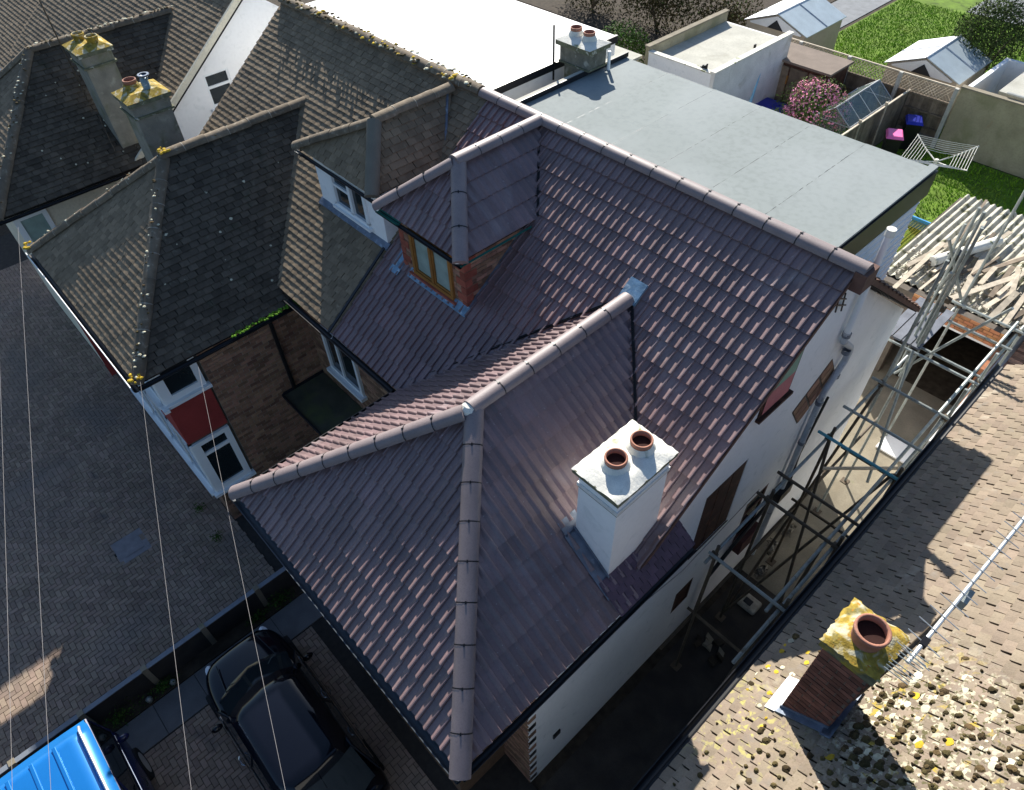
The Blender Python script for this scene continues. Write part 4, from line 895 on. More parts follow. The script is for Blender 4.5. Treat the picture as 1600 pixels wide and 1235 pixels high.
for k, (y, s_, lb) in enumerate(((.75,.24,'dark low shrub in the bed nearest the house wall'), (.2,.17,'small dark weed clump in the bed opposite the black car bonnet'), (-1.7,.2,'low green clump at the middle of the dark flower bed'), (-2.5,.26,'bushy green clump in the bed beside the blue van'))):
    plant('bed_plant', (-8.12,y,s_*.6), (s_*.8,s_*1.6,s_*.7), 380, .022, M_leaf, lb, 'plant')
for k, (x, y, lb) in enumerate(((-11.3,.55,'small dark weed tuft by the red bay corner on the brick drive'), (-10.35,.5,'low dark weed tuft under the lower bay window on the drive'))):
    plant('weed', (x,y,.12), (.16,.16,.12), 160, .02, M_leaf, lb, 'weed')
for k, (y, z) in enumerate(((-1.55,.22), (-2.0,.2))): tag(MB().lathe((-8.08,y,.02), [(.0,0),(.05,0),(.06,.09),(.03,.13),(0,.14)], 10).build('garden_pot', M_steel, smooth=True), 'small grey pot standing in the dark flower bed by the fence, %s' % ('nearer the black car' if k == 0 else 'nearer the blue van'), 'pot')
# ================================================================== cars
def loft(secs, closed=True):
    n = len(secs[0]); mb = MB(); vs = [p for s_ in secs for p in s_]
    fs = [(i*n+k, i*n+(k+1) % n, (i+1)*n+(k+1) % n, (i+1)*n+k) for i in range(len(secs)-1) for k in range(n)]
    fs += [tuple(range(n))[::-1], tuple((len(secs)-1)*n+k for k in range(n))]
    return mb.add(vs, fs)
def car(name, label, cat, loc, L, Wd, Hh, paint, side, front=.95, rear=.25, rails=False, van=False):
    R0 = empty(name, (0,0,0), label, cat); h = Wd/2; belt = Hh*.6
    st = [(0,.35,.58,.60), (.1,.22,.7,.8), (front*.45,.18,belt*.9,.95), (front,.18,belt*1.0,1), (L*.5,.18,belt*1.02,1.0), (L-.35,.18,belt*1.03,.98), (L-.1,.22,belt*1.0,.92), (L,.35,belt*.85,.85)]
    if van: st[0] = (0,.3,belt*.9,.9); st[1] = (.06,.22,belt,.96); st[2] = (.5,.18,belt,1)
    secs = []
    for x, zb, zt, k in st:
        w = h*k; secs.append([(x,-w*.86,zb),(x,-w,zb+.14),(x,-w,zt*.72),(x,-w*.93,zt*.95),(x,-w*.62,zt*1.0+.015),(x,0,zt+.03),(x,w*.62,zt*1.0+.015),(x,w*.93,zt*.95),(x,w,zt*.72),(x,w,zb+.14),(x,w*.86,zb)])
    b = loft(secs).build('body', side, R0, smooth=True); sb = b.modifiers.new('sub', 'SUBSURF'); sb.levels = 2; sb.render_levels = 2
    # glasshouse and roof
    g0, g1 = (front*.92 if not van else .05), L-rear; r0, r1 = (g0+.62 if not van else .16), (g1-.45 if not van else L-1.5)
    def ring(x, w, z): return [(x,-w,z), (x,w,z)]
    zb = belt*.96; wt = h*(.74 if not van else .86); zr = Hh
    secs = []
    for x, w, z in ((g0,h*.8,zb),(r0,wt,zr-.05),(r0+.25,wt*1.02,zr),(r1-.3,wt*1.02,zr),(r1,wt*.98,zr-.06),(g1,h*.78,zb)):
        secs.append([(x, -w, z), (x, -w*.6, z+.025), (x, 0, z+.035), (x, w*.6, z+.025), (x, w, z)] )
    for i_, s_ in enumerate(secs):
        bw = (-.2,-.16,-.08,.05,.1,.14)[i_] if not van else 0
        for q_ in range(5): p_ = s_[q_]; s_[q_] = (p_[0] + bw*(1-abs(q_-2)/2*(.7 if q_ in (1,3) else 1)), p_[1], p_[2])
    mb = MB(); vs = []; n = 5
    for s_ in secs: vs += s_
    fs = [(i*n+k, i*n+k+1, (i+1)*n+k+1, (i+1)*n+k) for i in range(5) for k in range(4)]
    top = MB().add(vs[n:5*n], [f for f in [(i*n+k, i*n+k+1, (i+1)*n+k+1, (i+1)*n+k) for i in range(3) for k in range(4)]])
    MB().add(vs[0:2*n], [(k, k+1, n+k+1, n+k) for k in range(4)]).build('windscreen' if not van else 'rear_window', M_carglass, R0, smooth=True)
    MB().add(vs[4*n:6*n], [(k, k+1, n+k+1, n+k) for k in range(4)]).build('rear_window' if not van else 'windscreen', M_carglass, R0, smooth=True)
    rf = top.build('roof', paint, R0, smooth=True); sm = rf.modifiers.new('thick', 'SOLIDIFY'); sm.thickness = .03; sm.offset = 1
    for sg in (-1, 1):   # side glass, pillars, mirrors, handles, trim
        A = V3(g0+.1, sg*h*.93, zb-.02); B_2 = V3(g1-.08, sg*h*.92, zb-.02); Cc = V3(r1, sg*wt*1.0, zr-.05); D = V3(r0+.02, sg*wt*1.0, zr-.05)
        MB().add([A, B_2, Cc, D], [(0,1,2,3)]).build('side_window', M_carglass, R0)
        fr = MB().tube([A, D, Cc, B_2], .022, 6); q = .46
        fr.tube([A.lerp(B_2, q), D.lerp(Cc, q*.94)], .025, 6); fr.build('pillar', side, R0)
        MB().tube([A + V3(.1,sg*.015,-.03), B_2 + V3(-.2,sg*.015,-.03)], .011, 6).build('chrome_strip', M_chrome, R0)
        mi = MB().lathe((0,0,0), [(0,0),(.05,.02),(.06,.07),(.04,.12),(0,.13)], 10); mi.v = [Vector((v.x*.9, v.y*1.7, v.z)) + A + V3(.28, sg*.12, -.02) for v in mi.v]; mi.build('wing_mirror', side, R0, smooth=True)
        for dx in (.38, .68) if not van else (.3, .6): c = V3(g0+(g1-g0)*dx, sg*(h+.012), zb*.86); MB().tube([c+V3(-.09,0,0), c+V3(-.05,sg*.03,0), c+V3(.05,sg*.03,0), c+V3(.09,0,0)], .014, 6).build('door_handle', M_chrome if not van else M_black, R0)
        for dx in (.33, .62): c = V3(g0+(g1-g0)*dx+.2, sg*(h+.004), .3); MB().box(c.x,c.x+.008,min(c.y,c.y-.006*sg),max(c.y,c.y-.006*sg),.3,zb*.95).build('door_gap', M_black, R0)
        for wx in (.68 if not van else .6, L-.72):
            c = V3(wx, sg*(h-.09), .3); prof = [(.3,-.1),(.31,-.06),(.31,.06),(.3,.1)]
            wv = MB(); vs2 = [c + V3(cos(2*pi*k/20)*r, z, sin(2*pi*k/20)*r) for r, z in [(0,-.1)]+prof+[(0,.1)] for k in range(20)]
            wv.add(vs2, [(i*20+k, i*20+(k+1) % 20, (i+1)*20+(k+1) % 20, (i+1)*20+k) for i in range(5) for k in range(20)]); wh = wv.build('wheel', M_tyre, R0)
            rm = MB(); rm.add([c + V3(cos(2*pi*k/20)*.2, sg*.105, sin(2*pi*k/20)*.2) for k in range(20)], [tuple(range(20))]); rm.build('rim', M_alu, wh)
        hl = MB(); cc = V3(.19, sg*h*.66, belt*.74 if not van else belt*1.05)
        hl.lathe((0,0,0), [(0,.05),(.07,.035),(.1,0)], 12); hl.v = [Vector((v.x*1.5, v.y*.8, v.z*.5)) + cc for v in hl.v]; hl.build('headlight' if not van else 'tail_light', M_lamp if not van else M_lampred, R0, smooth=True)
        if rails: MB().tube([(r0+.1,sg*wt*.88,zr+.02),(r0+.2,sg*wt*.88,zr+.07),(r1-.7,sg*wt*.88,zr+.07),(r1-.55,sg*wt*.88,zr+.02)], .022, 8).build('roof_rail', M_alu, R0)
    if van:
        for yy in (-.35,0,.35): MB().box(r0+.15,r1-.4,yy*Wd*.5-.03,yy*Wd*.5+.03,zr+.03,zr+.05).build('roof_rib', paint, R0, bevel=.01)
        MB().box(-.03,.04,-h*.85,h*.85,.35,.5).build('bumper', M_black, R0, bevel=.02)
    else:
        MB().box(.02,.06,-.42,.42,.34,.5).build('grille', M_black, R0, bevel=.01); 
        MB().tube([(g0+.02,-.45,zb+.06),(g0+.3,.05,zb+.3)], .01, 6).tube([(g0+.02,.1,zb+.06),(g0+.3,.5,zb+.26)], .01, 6).build('wiper', M_black, R0)
        for sg in (-1,1): MB().tube([(.25,sg*h*.5,belt*.93),(front*.9,sg*h*.6,belt*1.02)], .01, 6).build('bonnet_crease', side, R0)
        MB().tube([(L*.86,0,zr-.02),(L*.9,0,zr+.12)], .008, 6).build('aerial', M_black, R0)
    R0.location = loc
    return R0
car('parked_car', 'black hatchback with chrome side strips parked beside the flower bed below the hipped roof', 'car', (-7.62,-.38,0), 3.9, 1.62, 1.42, M_carblack, M_carblack)
car('parked_van', 'bright blue people carrier with roof rails at the bottom left corner of the photo', 'van', (-7.6,-3.42,0), 4.2, 1.9, 1.82, M_carblue, M_navy, rails=True, van=True)
# ================================================================== overhead wires
for a, b, k0, lb in (((-16.11,.77,5), (-5.32,-2.28,5), 0, 'thin pale overhead wire running down from the far left roof corner'), ((-9.61,.64,5), (-3.94,-1.29,5), -.06, 'thin pale overhead wire hanging from the left wing eave corner'),
        ((-9.43,1.53,5), (-3.26,-.57,5), -.03, 'thin pale overhead wire crossing the bay window and the black car'), ((-9.48,-1.52,5), (-5.38,-2.65,5), -2, 'faint overhead wire at the very left edge of the photo')):
    a, b = Vector(a), Vector(b); d_ = b-a; p, q = a + d_*k0, b + d_*2.2; pts = [p.lerp(q, t_/24) - V3(0,0,.1*sin(pi*t_/24)) for t_ in range(25)]
    tag(MB().tube(pts, .0023, 5).build('overhead_wire', M_cable), lb, 'wire')
# ================================================================== scaffold in the alley
SF = empty('scaffold', (-1.4,9,0), 'galvanised tube scaffold standing in the alley beside the white gable', 'scaffold')
r_ = random.Random(33)
def pole(name, a, b, m_=M_steel, r=.026): return MB().tube([a, b], r, 8).build(name, m_, SF)
def coupler(p): p = Vector(p); MB().box(p.x-.05,p.x+.05,p.y-.045,p.y+.045,p.z-.05,p.z+.05).build('coupler', M_steeldark, SF, bevel=.012)
YS = (5.34,6.7,8.42,10.15,11.3,13.1)
for k, y in enumerate(YS):
    for x in (-.87,-1.98):
        top = 4.25 if y < 10 else (6.6 if x < -1.5 else 4.7)
        s_ = pole('standard', (x+.04, y+.05, .03), (x+.04, y+.05, top), M_steel if k > 2 else M_steeldark); MB().box(x-.04,x+.12,y-.03,y+.13,0,.02).build('base_plate', M_steeldark, SF)
        coupler((x+.02, y+.03, 4.0))
for y, m_ in ((5.34,M_steel),(6.7,M_steeldark),(7.25,M_steeldark),(8.42,M_steelblue),(9.2,M_steel),(10.15,M_steel),(11.25,M_steel),(11.45,M_steel),(12.5,M_steel),(13.1,M_steel)):
    ex = .16 if y > 6 else .05
    pole('transom', (-1.98-ex if y < 11 else -2.5, y, 4.04), (-.87+r_.uniform(.05,.15), y, 4.04), m_)
for x in (-.87,-.98,-1.98): pole('ledger', (x, 4.3 if x > -.9 else 5.2, 3.97), (x, 13.4 if x > -.9 else 13.3, 3.97 + (.0 if x != -.98 else .1)))
for x in (-.87,-1.98): pole('ledger', (x, 4.6, 2.0), (x, 11.5, 2.0), M_steeldark)
for y in (5.34,8.42,10.15): pole('transom', (-2.1,y+.1,2.05), (-.75,y+.1,2.05), M_steeldark)
for a, b, m_ in (((-.9,8.5,4.0),(-1.95,6.8,.1),M_steeldark), ((-1.95,8.5,4.0),(-.9,6.6,.1),M_steeldark), ((-1.95,10.1,4.0),(-1.95,7.0,.1),M_steeldark), ((-.9,10.2,4.0),(-.92,8.3,.1),M_steel), ((-1.0,6.7,3.9),(-.9,5.4,.1),M_steeldark),
        ((-.9,5.3,3.8),(-.95,4.3,1.6),M_steeldark), ((-1.95,11.2,4.1),(-1.3,9.6,2.3),M_steel), ((-1.95,12.9,4.3),(-2.3,11.4,6.2),M_steel), ((-2.1,11.5,3.2),(-1.0,11.3,5.6),M_steel), ((-2.35,12.4,4.0),(-2.0,11.2,5.8),M_steel)):
    pole('brace', a, b, m_)
pole('brace', (-.93,9.7,3.0), (-1.9,8.7,3.0), MATS['pale_timber'] if 'pale_timber' in MATS else M_woodpale, .03)
for k in range(4): MB().box(-2.55+k*.17,-2.4+k*.17,11.3,12.7,4.075,4.115).build('scaffold_board', M_board, SF)
for k, (x, y, dz) in enumerate(((-2.0,11.5,0), (-2.1,11.6,.1), (-1.9,11.42,.05), (-2.2,11.75,-.1))):
    pole('upright_tube', (x, y, 3.2+dz), (x-.05*k, y+.25*(k-1), 6.9+dz-.25*k)); coupler((x, y+.03, 4.9+dz)); coupler((x, y+.05*k, 5.7-.3*k))
# things lying in the alley
tag(MB().box(-1.95,-1.2,12.7,13.25,.01,.06).build('white_board', M_white, bevel=.01), 'white rectangular board lying on the concrete yard', 'board')
sbx = empty('rubble_bag', (-1.72,7.35,0), 'torn pale rubble bag in the dark part of the alley', 'bag')
MB().box(-1.9,-1.52,7.2,7.52,.0,.12).build('sack', M_rub, sbx, bevel=.04); MB().box(-1.82,-1.66,7.28,7.4,.12,.14).build('opening', M_black, sbx)
b2 = empty('rubble_heap', (-1.75,6.05,0), 'dim heap of broken stones on the alley floor below the lower window', 'rubble'); 
for k in range(9):
    a = V3(-1.75+r_.uniform(-.25,.25), 6.05+r_.uniform(-.2,.2), 0); MB().obox(a, (r_.uniform(.08,.18),r_.uniform(-.05,.05),0), (r_.uniform(-.05,.05),r_.uniform(.08,.16),0), (0,0,r_.uniform(.05,.1))).build('stone', M_conc if k % 2 else M_soil, b2)
for k, (x, y, lb) in enumerate(((-2.12,9.35,'pale lump of render against the gable foot, uppermost of the white lumps'), (-2.1,8.75,'pale lump of render against the gable foot, lowest of the white lumps'), (-1.95,8.1,'small white rag on the sunlit concrete by the shadow edge'), (-.95,8.3,'little cream stone near the outer foot of the scaffold'))):
    mb = MB(); leaf_cloud(mb, (x,y,.06), (.12,.2,.06), 60, .07, r_, .5); mb.build('debris', M_rub, label=lb, cat='debris')
# dustbin with pink lid by the neighbour wall
def wheelie(c, lid, lb, rot=0):
    R0 = empty('wheelie_bin', (0,0,0), lb, 'bin'); w, d, h = .25, .3, 1.0
    MB().add([(-w*.8,-d*.8,.05),(w*.8,-d*.8,.05),(w*.8,d*.8,.05),(-w*.8,d*.8,.05),(-w,-d,h),(w,-d,h),(w,d,h),(-w,d,h)], [(0,3,2,1),(0,1,5,4),(1,2,6,5),(2,3,7,6),(3,0,4,7),(4,5,6,7)]).build('body', M_black, R0)
    MB().add([(-w-.03,-d-.05,h),(w+.03,-d-.05,h),(w+.03,d+.02,h),(-w-.03,d+.02,h),(-w*.9,-d*.8,h+.07),(w*.9,-d*.8,h+.07),(w*.9,d*.9,h+.09),(-w*.9,d*.9,h+.09)], [(4,5,6,7),(0,1,5,4),(1,2,6,5),(2,3,7,6),(3,0,4,7)]).build('lid', lid, R0, bevel=.015)
    MB().tube([(-w,d+.06,h-.02),(w,d+.06,h-.02)], .018, 6).build('handle', M_black, R0)
    for s_ in (-1,1): MB().tube([(s_*.18,d*.85,.1),(s_*.25,d*.85,.1)], .1, 12).build('wheel', M_tyre, R0)
    R0.location = c; R0.rotation_euler = (0,0,rot); return R0
wheelie((-.72,12.2,0), M_pink, 'black wheeled bin with pink lid by the neighbour wall below the scaffold', .2)
tag(MB().box(-.85,-.35,12.75,13.35,0,.95).build('metal_cabinet', M_alu, bevel=.02), 'pale metal cabinet standing against the rendered garden wall', 'cabinet')
plant('weed', (-1.0,12.75,.1), (.18,.18,.12), 160, .025, M_leafpale, 'green weed tuft beside the black and pink bin', 'weed')
# ================================================================== garage with corrugated roof and brick walls
GA = empty('garage', (-2.6,17,0), 'half-built brick garage with corrugated cement roof covered in debris', 'garage')
brick_field(GA, (-3.15,15.0,2.12), (1,0,0), (0,0,1), 2.0, .4, bm=M_ybrick, name='lintel_brick', limit=30, bh=.07)
MB().box(-3.15,-1.15,15.01,15.2,2.1,2.52).box(-4.2,-3.1,15.0,15.2,0,2.5).box(-4.25,-4.05,15.2,20,0,2.3).box(-1.2,-1.0,15.2,20,0,2.3).box(-4.2,-1,19.9,20.0,0,2.2).build('garage_wall', M_dmortar, GA)
brick_field(GA, (-1.3,12.9,0), (0,1,0), (0,0,1), 2.1, 2.1, bm=M_ybrick, name='pier_brick', holes=[]) if False else None
MB().box(-3.1,-1.2,15.0,15.06,2.06,2.12).build('steel_lintel', M_metalw, GA)
nx = 150; x0, x1 = -4.15, -.75; vs = []
for i in range(nx+1):
    x = x0+(x1-x0)*i/nx; z = 2.52+.035*sin(i/nx*(x1-x0)/.17*2*pi)
    vs += [(x,15.25,z+.02), (x,20.05,z-.12)]
CR = MB().add(vs, [(2*i, 2*i+2, 2*i+3, 2*i+1) for i in range(nx)]).build('corrugated_roof', M_asb, GA)
sm = CR.modifiers.new('thick', 'SOLIDIFY'); sm.thickness = .012
MB().box(-4.1,-1.1,15.3,19.9,2.3,2.36).build('roof_deck', M_under, GA)
RW = empty('garden_wall', (-.9,13.6,0), 'brick and white render garden wall with orange brick coping along the yard', 'wall')
MB().box(-1.02,-.72,11.7,16.4,0,1.95).build('rendered_wall', M_whitedirty, RW)
mb_n = 0
for k in range(54):
    y = 11.7+k*.087; MB().box(-.86,-.6,y,y+.078,1.95,2.03+r_.uniform(-.004,.004)).build('coping_brick', M_brick if k % 3 == 0 else mat('pale_orange_brick', (.4,.22,.14), .9, .2, 9, .4, 80, isl=.3), RW)
brick_field(RW, (-1.02,16.4,1.35), (0,-1,0), (0,0,1), 3.6, .6, bm=M_ybrick, name='wall_brick', limit=0) 
MB().box(-1.16,-1.03,14.2,15.0,0,2.1).build('brick_pier', M_ybrick, RW)
for k, (x, y) in enumerate(((.2,16.2),(1.4,15.5))): tag(MB().box(x,x+.22,y-1.6,y+1.8,0,1.9).build('garden_wall', M_brick), ['old brown brick wall in shadow at the right edge beyond the clay roof', 'second dark brick wall behind the shadowed yard at right edge'][k], 'wall')
# debris on the corrugated roof
for k in range(30):
    L_ = r_.uniform(.7,2.6); x = r_.uniform(-3.6,-1.0); y = r_.uniform(15.5,18.6); a = radians(90+r_.uniform(-22,16)); w_ = r_.uniform(.05,.13); z = 2.6+.015*(k % 6)+.03
    o = MB().box(-w_/2,w_/2,-L_/2,L_/2,0,.028).build('loose_plank', M_woodpale if k % 3 else M_wood, wl=(0,0,0)); o.location = (x,y,z); o.rotation_euler = (r_.uniform(-.02,.02), r_.uniform(-.15,.15), a-pi/2)
    tag(o, 'weathered loose plank in the pile on the corrugated garage roof', 'plank', 'loose planks on the garage roof')
sp_ = empty('drain_pipe', (-2.8,16.6,2.66), 'fat pale pipe with black end cap lying on the corrugated roof', 'pipe')
MB().tube([(-3.35,16.1,2.72),(-2.6,17.9,2.76)], .12, 14).build('pipe_body', M_slab, sp_); MB().tube([(-3.05,16.4,2.78),(-3.02,16.62,2.78)], .18, 14).build('end_cap', M_black, sp_)
mb = MB()
for k in range(260): 
    a = V3(r_.uniform(-4.0,-1.0), r_.uniform(15.3,16.6), 2.58); mb.obox(a, (r_.uniform(.02,.09),r_.uniform(-.04,.04),0), (r_.uniform(-.03,.03),r_.uniform(.02,.09),r_.uniform(-.02,.03)), (0,0,r_.uniform(.01,.04)))
mb.build('rubble', M_rub, GA, kind='stuff')
for c, rd, n, lb in (((-1.35,17.6,2.8),(.5,.7,.25),900,'pale climbing plant spreading on the corrugated roof'), ((-1.6,19.9,2.3),(.8,.5,.5),900,'leafy green shrub behind the corrugated roof by the lawn')):
    plant('climber', c, rd, n, .03, M_leafpale if n and c[1] < 18 else M_leaf, lb, 'plant')
# raised bed with blue ends and netting
RB = empty('raised_bed', (-5.1,20.3,0), 'raised bed with sky blue end boards and yellow green netting', 'planter')
for y in (21.35,19.2): MB().box(-5.65,-4.75,y,y+.05,0,.5).build('end_board', M_skyblue, RB)
for x in (-5.65,-4.75): MB().tube([(x,19.2,.5),(x,21.4,.5)], .018, 6).build('frame_rail', M_woodpale, RB)
mb = MB()
for k in range(24): y = 19.3+k*.088; mb.tube([(-5.63,y,.4),(-4.78,y,.4)], .008, 4)
for k in range(10): x = -5.6+k*.09; mb.tube([(x,19.25,.4),(x,21.35,.4)], .006, 4)
mb.build('netting', mat('yellow_netting', (.5,.42,.05), .7, .1, 5, 0, isl=0), RB, kind='stuff')
MB().box(-5.6,-4.8,19.25,21.35,0,.16).build('turf', M_lawn, RB)
# white boards and frames on the patio
for k, (x0, x1, y0, y1, z, lb) in enumerate(((-4.75,-4.1,17.9,19.1,.25,'large white sheet lying behind the house by the blue ended bed'), (-4.3,-3.7,17.3,18.2,.4,'white panel stacked nearest the brown verge tiles'))):
    o = MB().box(-(x1-x0)/2,(x1-x0)/2,-(y1-y0)/2,(y1-y0)/2,0,.05).build('plaster_sheet', M_metalw, wl=(0,0,0)); o.location = ((x0+x1)/2,(y0+y1)/2,z); o.rotation_euler = (.1,.05,.15+.2*k); tag(o, lb, 'panel')
MB().box(-6.2,-2.9,11.2,18.6,-.01,.015).build('patio', M_conc, kind='structure')
for k in range(3):
    o = MB().box(-.04,.04,-.9,.9,0,.05).build('timber_batten', M_woodpale, wl=(0,0,0)); o.location = (-4.3+.28*k, 18.0+.2*k, .55); o.rotation_euler = (0,0,-.5-.1*k); tag(o, 'pale timber batten across the white sheets, ' + ('the one nearest the blue ended bed', 'the middle one of three', 'the one nearest the brown verge')[k], 'batten')
# ================================================================== gardens
MB().box(-9.0,12,18.6,26.8,-.02,.0).build('lawn', M_lawn, kind='structure')
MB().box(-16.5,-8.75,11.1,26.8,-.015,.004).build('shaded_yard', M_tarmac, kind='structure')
MB().box(-15.1,-5.0,27.1,46,-.02,.0).build('rear_lawn', M_lawn, kind='structure')
MB().box(-17.2,-15.3,30,50,-.02,.01).build('garden_path', mat('grey_path', (.2,.21,.22), .9, .15, 3, .3, 40, isl=0), kind='structure')
MB().box(-12,6,40.2,60,-.02,.02).build('far_yard', MATS['grey_path'], kind='structure')
mb = MB(); 
for k in range(42000):
    if k % 10 < 7: x, y = r_.uniform(-15,-6.5), r_.uniform(27.2,40)
    else: x, y = r_.uniform(-8.4,-1.0), r_.uniform(19.2,26.7)
    if 17 < y < 20.2 and x > -4.3: continue
    if y > 27 and x > -10.4 and x < -7.5 and y < 30.6: continue
    if not seen((x,y,0), 8): continue
    h_ = r_.uniform(.03,.1)*(1.5 if r_.random() < .12 else 1); a = r_.uniform(0, 6.28); dx, dy = cos(a)*.02, sin(a)*.02; lx, ly = r_.uniform(-.05,.05), r_.uniform(-.05,.05)
    mb.add([(x-dx,y-dy,0),(x+dx,y+dy,0),(x+lx,y+ly,h_)], [(0,1,2)])
mb.build('grass', M_grass, kind='stuff', label='bright green lawn grass', wl=(0,0,0))
# back boundary : boarded fence with trellis, then concrete wall
BF = empty('back_fence', (-10.6,26.9,0), 'boarded back fence with trellis top and leaning pale posts beyond the bins', 'fence')
for k in range(62):
    x = -13.9+k*.107
    MB().box(x,x+.1,26.9+(.012 if k % 2 else 0),26.93+(.012 if k % 2 else 0),.3,1.55).build('fence_board', M_wood, BF)
for z in (.5,1.0,1.5): MB().box(-13.9,-7.3,26.85,26.9,z,z+.06).build('rail', M_wood, BF)
for x in (-13.2,-11.2,-9.25,-7.3): MB().box(x-.06,x+.06,26.76,26.88,0,2.1).build('post', mat('pale_concrete_post', (.45,.44,.4), .9, .15, 5, .3, 40, isl=.1), BF)
MB().box(-13.9,-7.3,26.82,26.92,0,.3).build('gravel_board', M_conc, BF)
mb = MB()
for k in range(56):
    x = -13.9+k*.12
    if x+.42 < -7.3:
        mb.tube([(x,26.9,1.57),(x+.42,26.9,2.05)], .011, 4); mb.tube([(x+.42,26.92,1.57),(x,26.92,2.05)], .011, 4)
mb.box(-13.9,-7.3,26.88,26.93,2.05,2.09).build('trellis', M_woodpale, BF)
CW = MB().box(-7.2,8,26.85,27.0,0,2.15).build('concrete_wall', M_concwall, label='tall stained concrete garden wall behind the rotary airer', cat='wall')
CP = MB().box(-7.22,8,26.82,27.03,2.15,2.2).build('coping', M_conc, CW)
WW = tag(MB().box(-7.15,-7.0,27.05,30.4,0,2.1).box(-7.0,-6.3,30.25,30.4,0,2.1).build('side_wall', M_white), 'white painted wall returning behind the stained concrete wall', 'wall')
LT = empty('lean_to', (-4.5,28.5,0), 'flat pale roofed lean-to behind the concrete wall at the right edge', 'shed')
MB().box(-6.2,-1,27.3,29.6,2.1,2.2).build('roof', M_feltg, LT); MB().box(-6.1,-1.1,27.4,29.5,0,2.1).build('wall', M_conc, LT); MB().tube([(-5.9,27.1,2.3),(-3.5,27.1,2.3)], .04, 6).build('white_rail', M_slab, LT)
# sheds with sheet roofs
def shed(x0, x1, y0, y1, ze, zr, lb, cut=None):
    S = empty('metal_shed', ((x0+x1)/2, (y0+y1)/2, 0), lb, 'shed'); xm = (x0+x1)/2
    MB().prism([(x0+.1,y0+.08,0),(x1-.1,y0+.08,0),(x1-.1,y0+.08,ze),(xm,y0+.08,zr-.05),(x0+.1,y0+.08,ze)], (0,y1-y0-.16,0)).build('wall', M_shedwall, S)
    for sg, m_ in ((-1, M_metalw), (1, M_metalg)):
        xe = x0 if sg < 0 else x1; n = 5; s1 = MB()
        R_ = MB().prism([(xe,y0,ze),(xm,y0,zr),(xm,y0,zr+.03),(xe,y0,ze+.03)], (0,y1-y0,0)).build('roof_slope', m_, S)
        for k in range(0):
            t_ = k/4; MB().box(0,.02,y0,y1,0,.02) ; P = V3(xe,y0,ze+.03).lerp(V3(xm,y0,zr+.03), t_)
            MB().tube([P, P+V3(0,y1-y0,0)], .012, 4).build('sheet_seam', m_, R_)
        q = y0+(y1-y0)*.5; MB().tube([(xe,q,ze+.04),(xm,q,zr+.04)], .022, 5).build('joint_strip', MATS['grey_pipe'], R_)
    MB().tube([(xm,y0,zr+.03),(xm,y1,zr+.03)], .03, 6).build('ridge_cap', M_metalw, S)
    MB().prism([(x0+.25,y0+.03,ze+.02),(xm,y0+.03,zr-.08),(x1-.25,y0+.03,ze+.02),(x1-.3,y0+.03,ze-.03),(x0+.3,y0+.03,ze-.03)], (0,.04,0)).build('gable_trim', M_metalw, S)
    MB().prism([(xm-.35,y0+.0,ze-.02),(xm+.35,y0+.0,ze-.02),(xm,y0+.0,zr-.22)], (0,.07,0)).build('gable_vent', M_edge, S)
    return S
shed(-10.35,-7.6,27.9,30.6,1.78,2.32, 'pale metal shed with white and grey roof slopes next to the ball shaped tree')
shed(-16.5,-13.6,28.0,31.0,1.78,2.32, 'pale metal shed with blue grey roof cut by the top edge of the photo')
DS = empty('dark_shed', (-12.2,25.9,0), 'low dark wooden shed with flat brownish roof under the trellis fence', 'shed')
MB().box(-13.55,-10.95,25.1,26.7,1.95,2.03).build('roof', mat('brown_felt_roof', (.2,.16,.13), .95, .15, 2, .3, 40, isl=0), DS); MB().box(-13.45,-11.05,25.25,26.6,0,1.95).build('wall', M_brownwood, DS)
for k in range(3): MB().box(-13.3+k*.75,-12.62+k*.75,25.21,25.25,.15,1.8).build('door', M_wood, DS)
MB().box(-12.62,-12.56,25.17,25.21,1.2,1.5).build('bolt', M_timber, DS)
bb = empty('storage_box', (-12.3,24.2,0), 'deep blue plastic storage box below the dark shed', 'box'); MB().box(-13.0,-11.9,23.8,24.6,0,.7).build('box_body', M_blue, bb, bevel=.03); MB().box(-13.05,-11.85,23.75,24.65,.7,.78).build('lid', M_blue, bb, bevel=.02)
tag(MB().tube([(-12.75,23.0,0),(-13.0,23.9,2.35)], .06, 8).build('blue_post', mat('pale_blue_paint', (.25,.5,.68), .6, .1, 4, 0, isl=0)), 'pale blue post leaning by the white garage wall', 'post')
tag(MB().tube([(-12.7,22.7,.55),(-10.9,22.9,.5)], .05, 8).tube([(-12.6,22.4,.25),(-11.6,22.5,.25)], .05, 8).build('blue_rail', MATS['pale_blue_paint']), 'pale blue rail lying in front of the pink shrub', 'rail')
# garage of the left garden, white parapet walls
GB = empty('garage', (-14.4,23,0), 'flat roofed garage with cream roof and white parapet walls behind the grey felt roof', 'garage')
MB().box(-15.7,-13.05,20.9,25.3,2.5,2.6).build('flat_roof', M_feltg, GB)
MB().box(-13.05,-12.9,20.75,25.4,0,2.85).build('side_wall', M_whitedirty, GB); MB().box(-15.85,-15.7,20.75,25.4,0,2.95).build('side_wall', M_concwall, GB); MB().box(-15.7,-13.05,20.75,20.9,0,2.8).build('front_wall', M_white, GB); MB().box(-15.7,-13.05,25.3,25.4,0,2.6).build('rear_wall', M_whitedirty, GB)
MB().box(-13.08,-12.87,20.72,25.43,2.85,2.9).build('coping', M_slab, GB); MB().box(-15.88,-15.67,20.72,25.43,2.95,3.0).build('coping', M_conc, GB); MB().box(-15.7,-13.05,20.72,20.93,2.8,2.84).build('coping', M_slab, GB)
MB().lathe((-13.5,24.0,2.6), [(.05,0),(.05,.12),(.0,.13)], 8).build('roof_vent', M_black, GB)
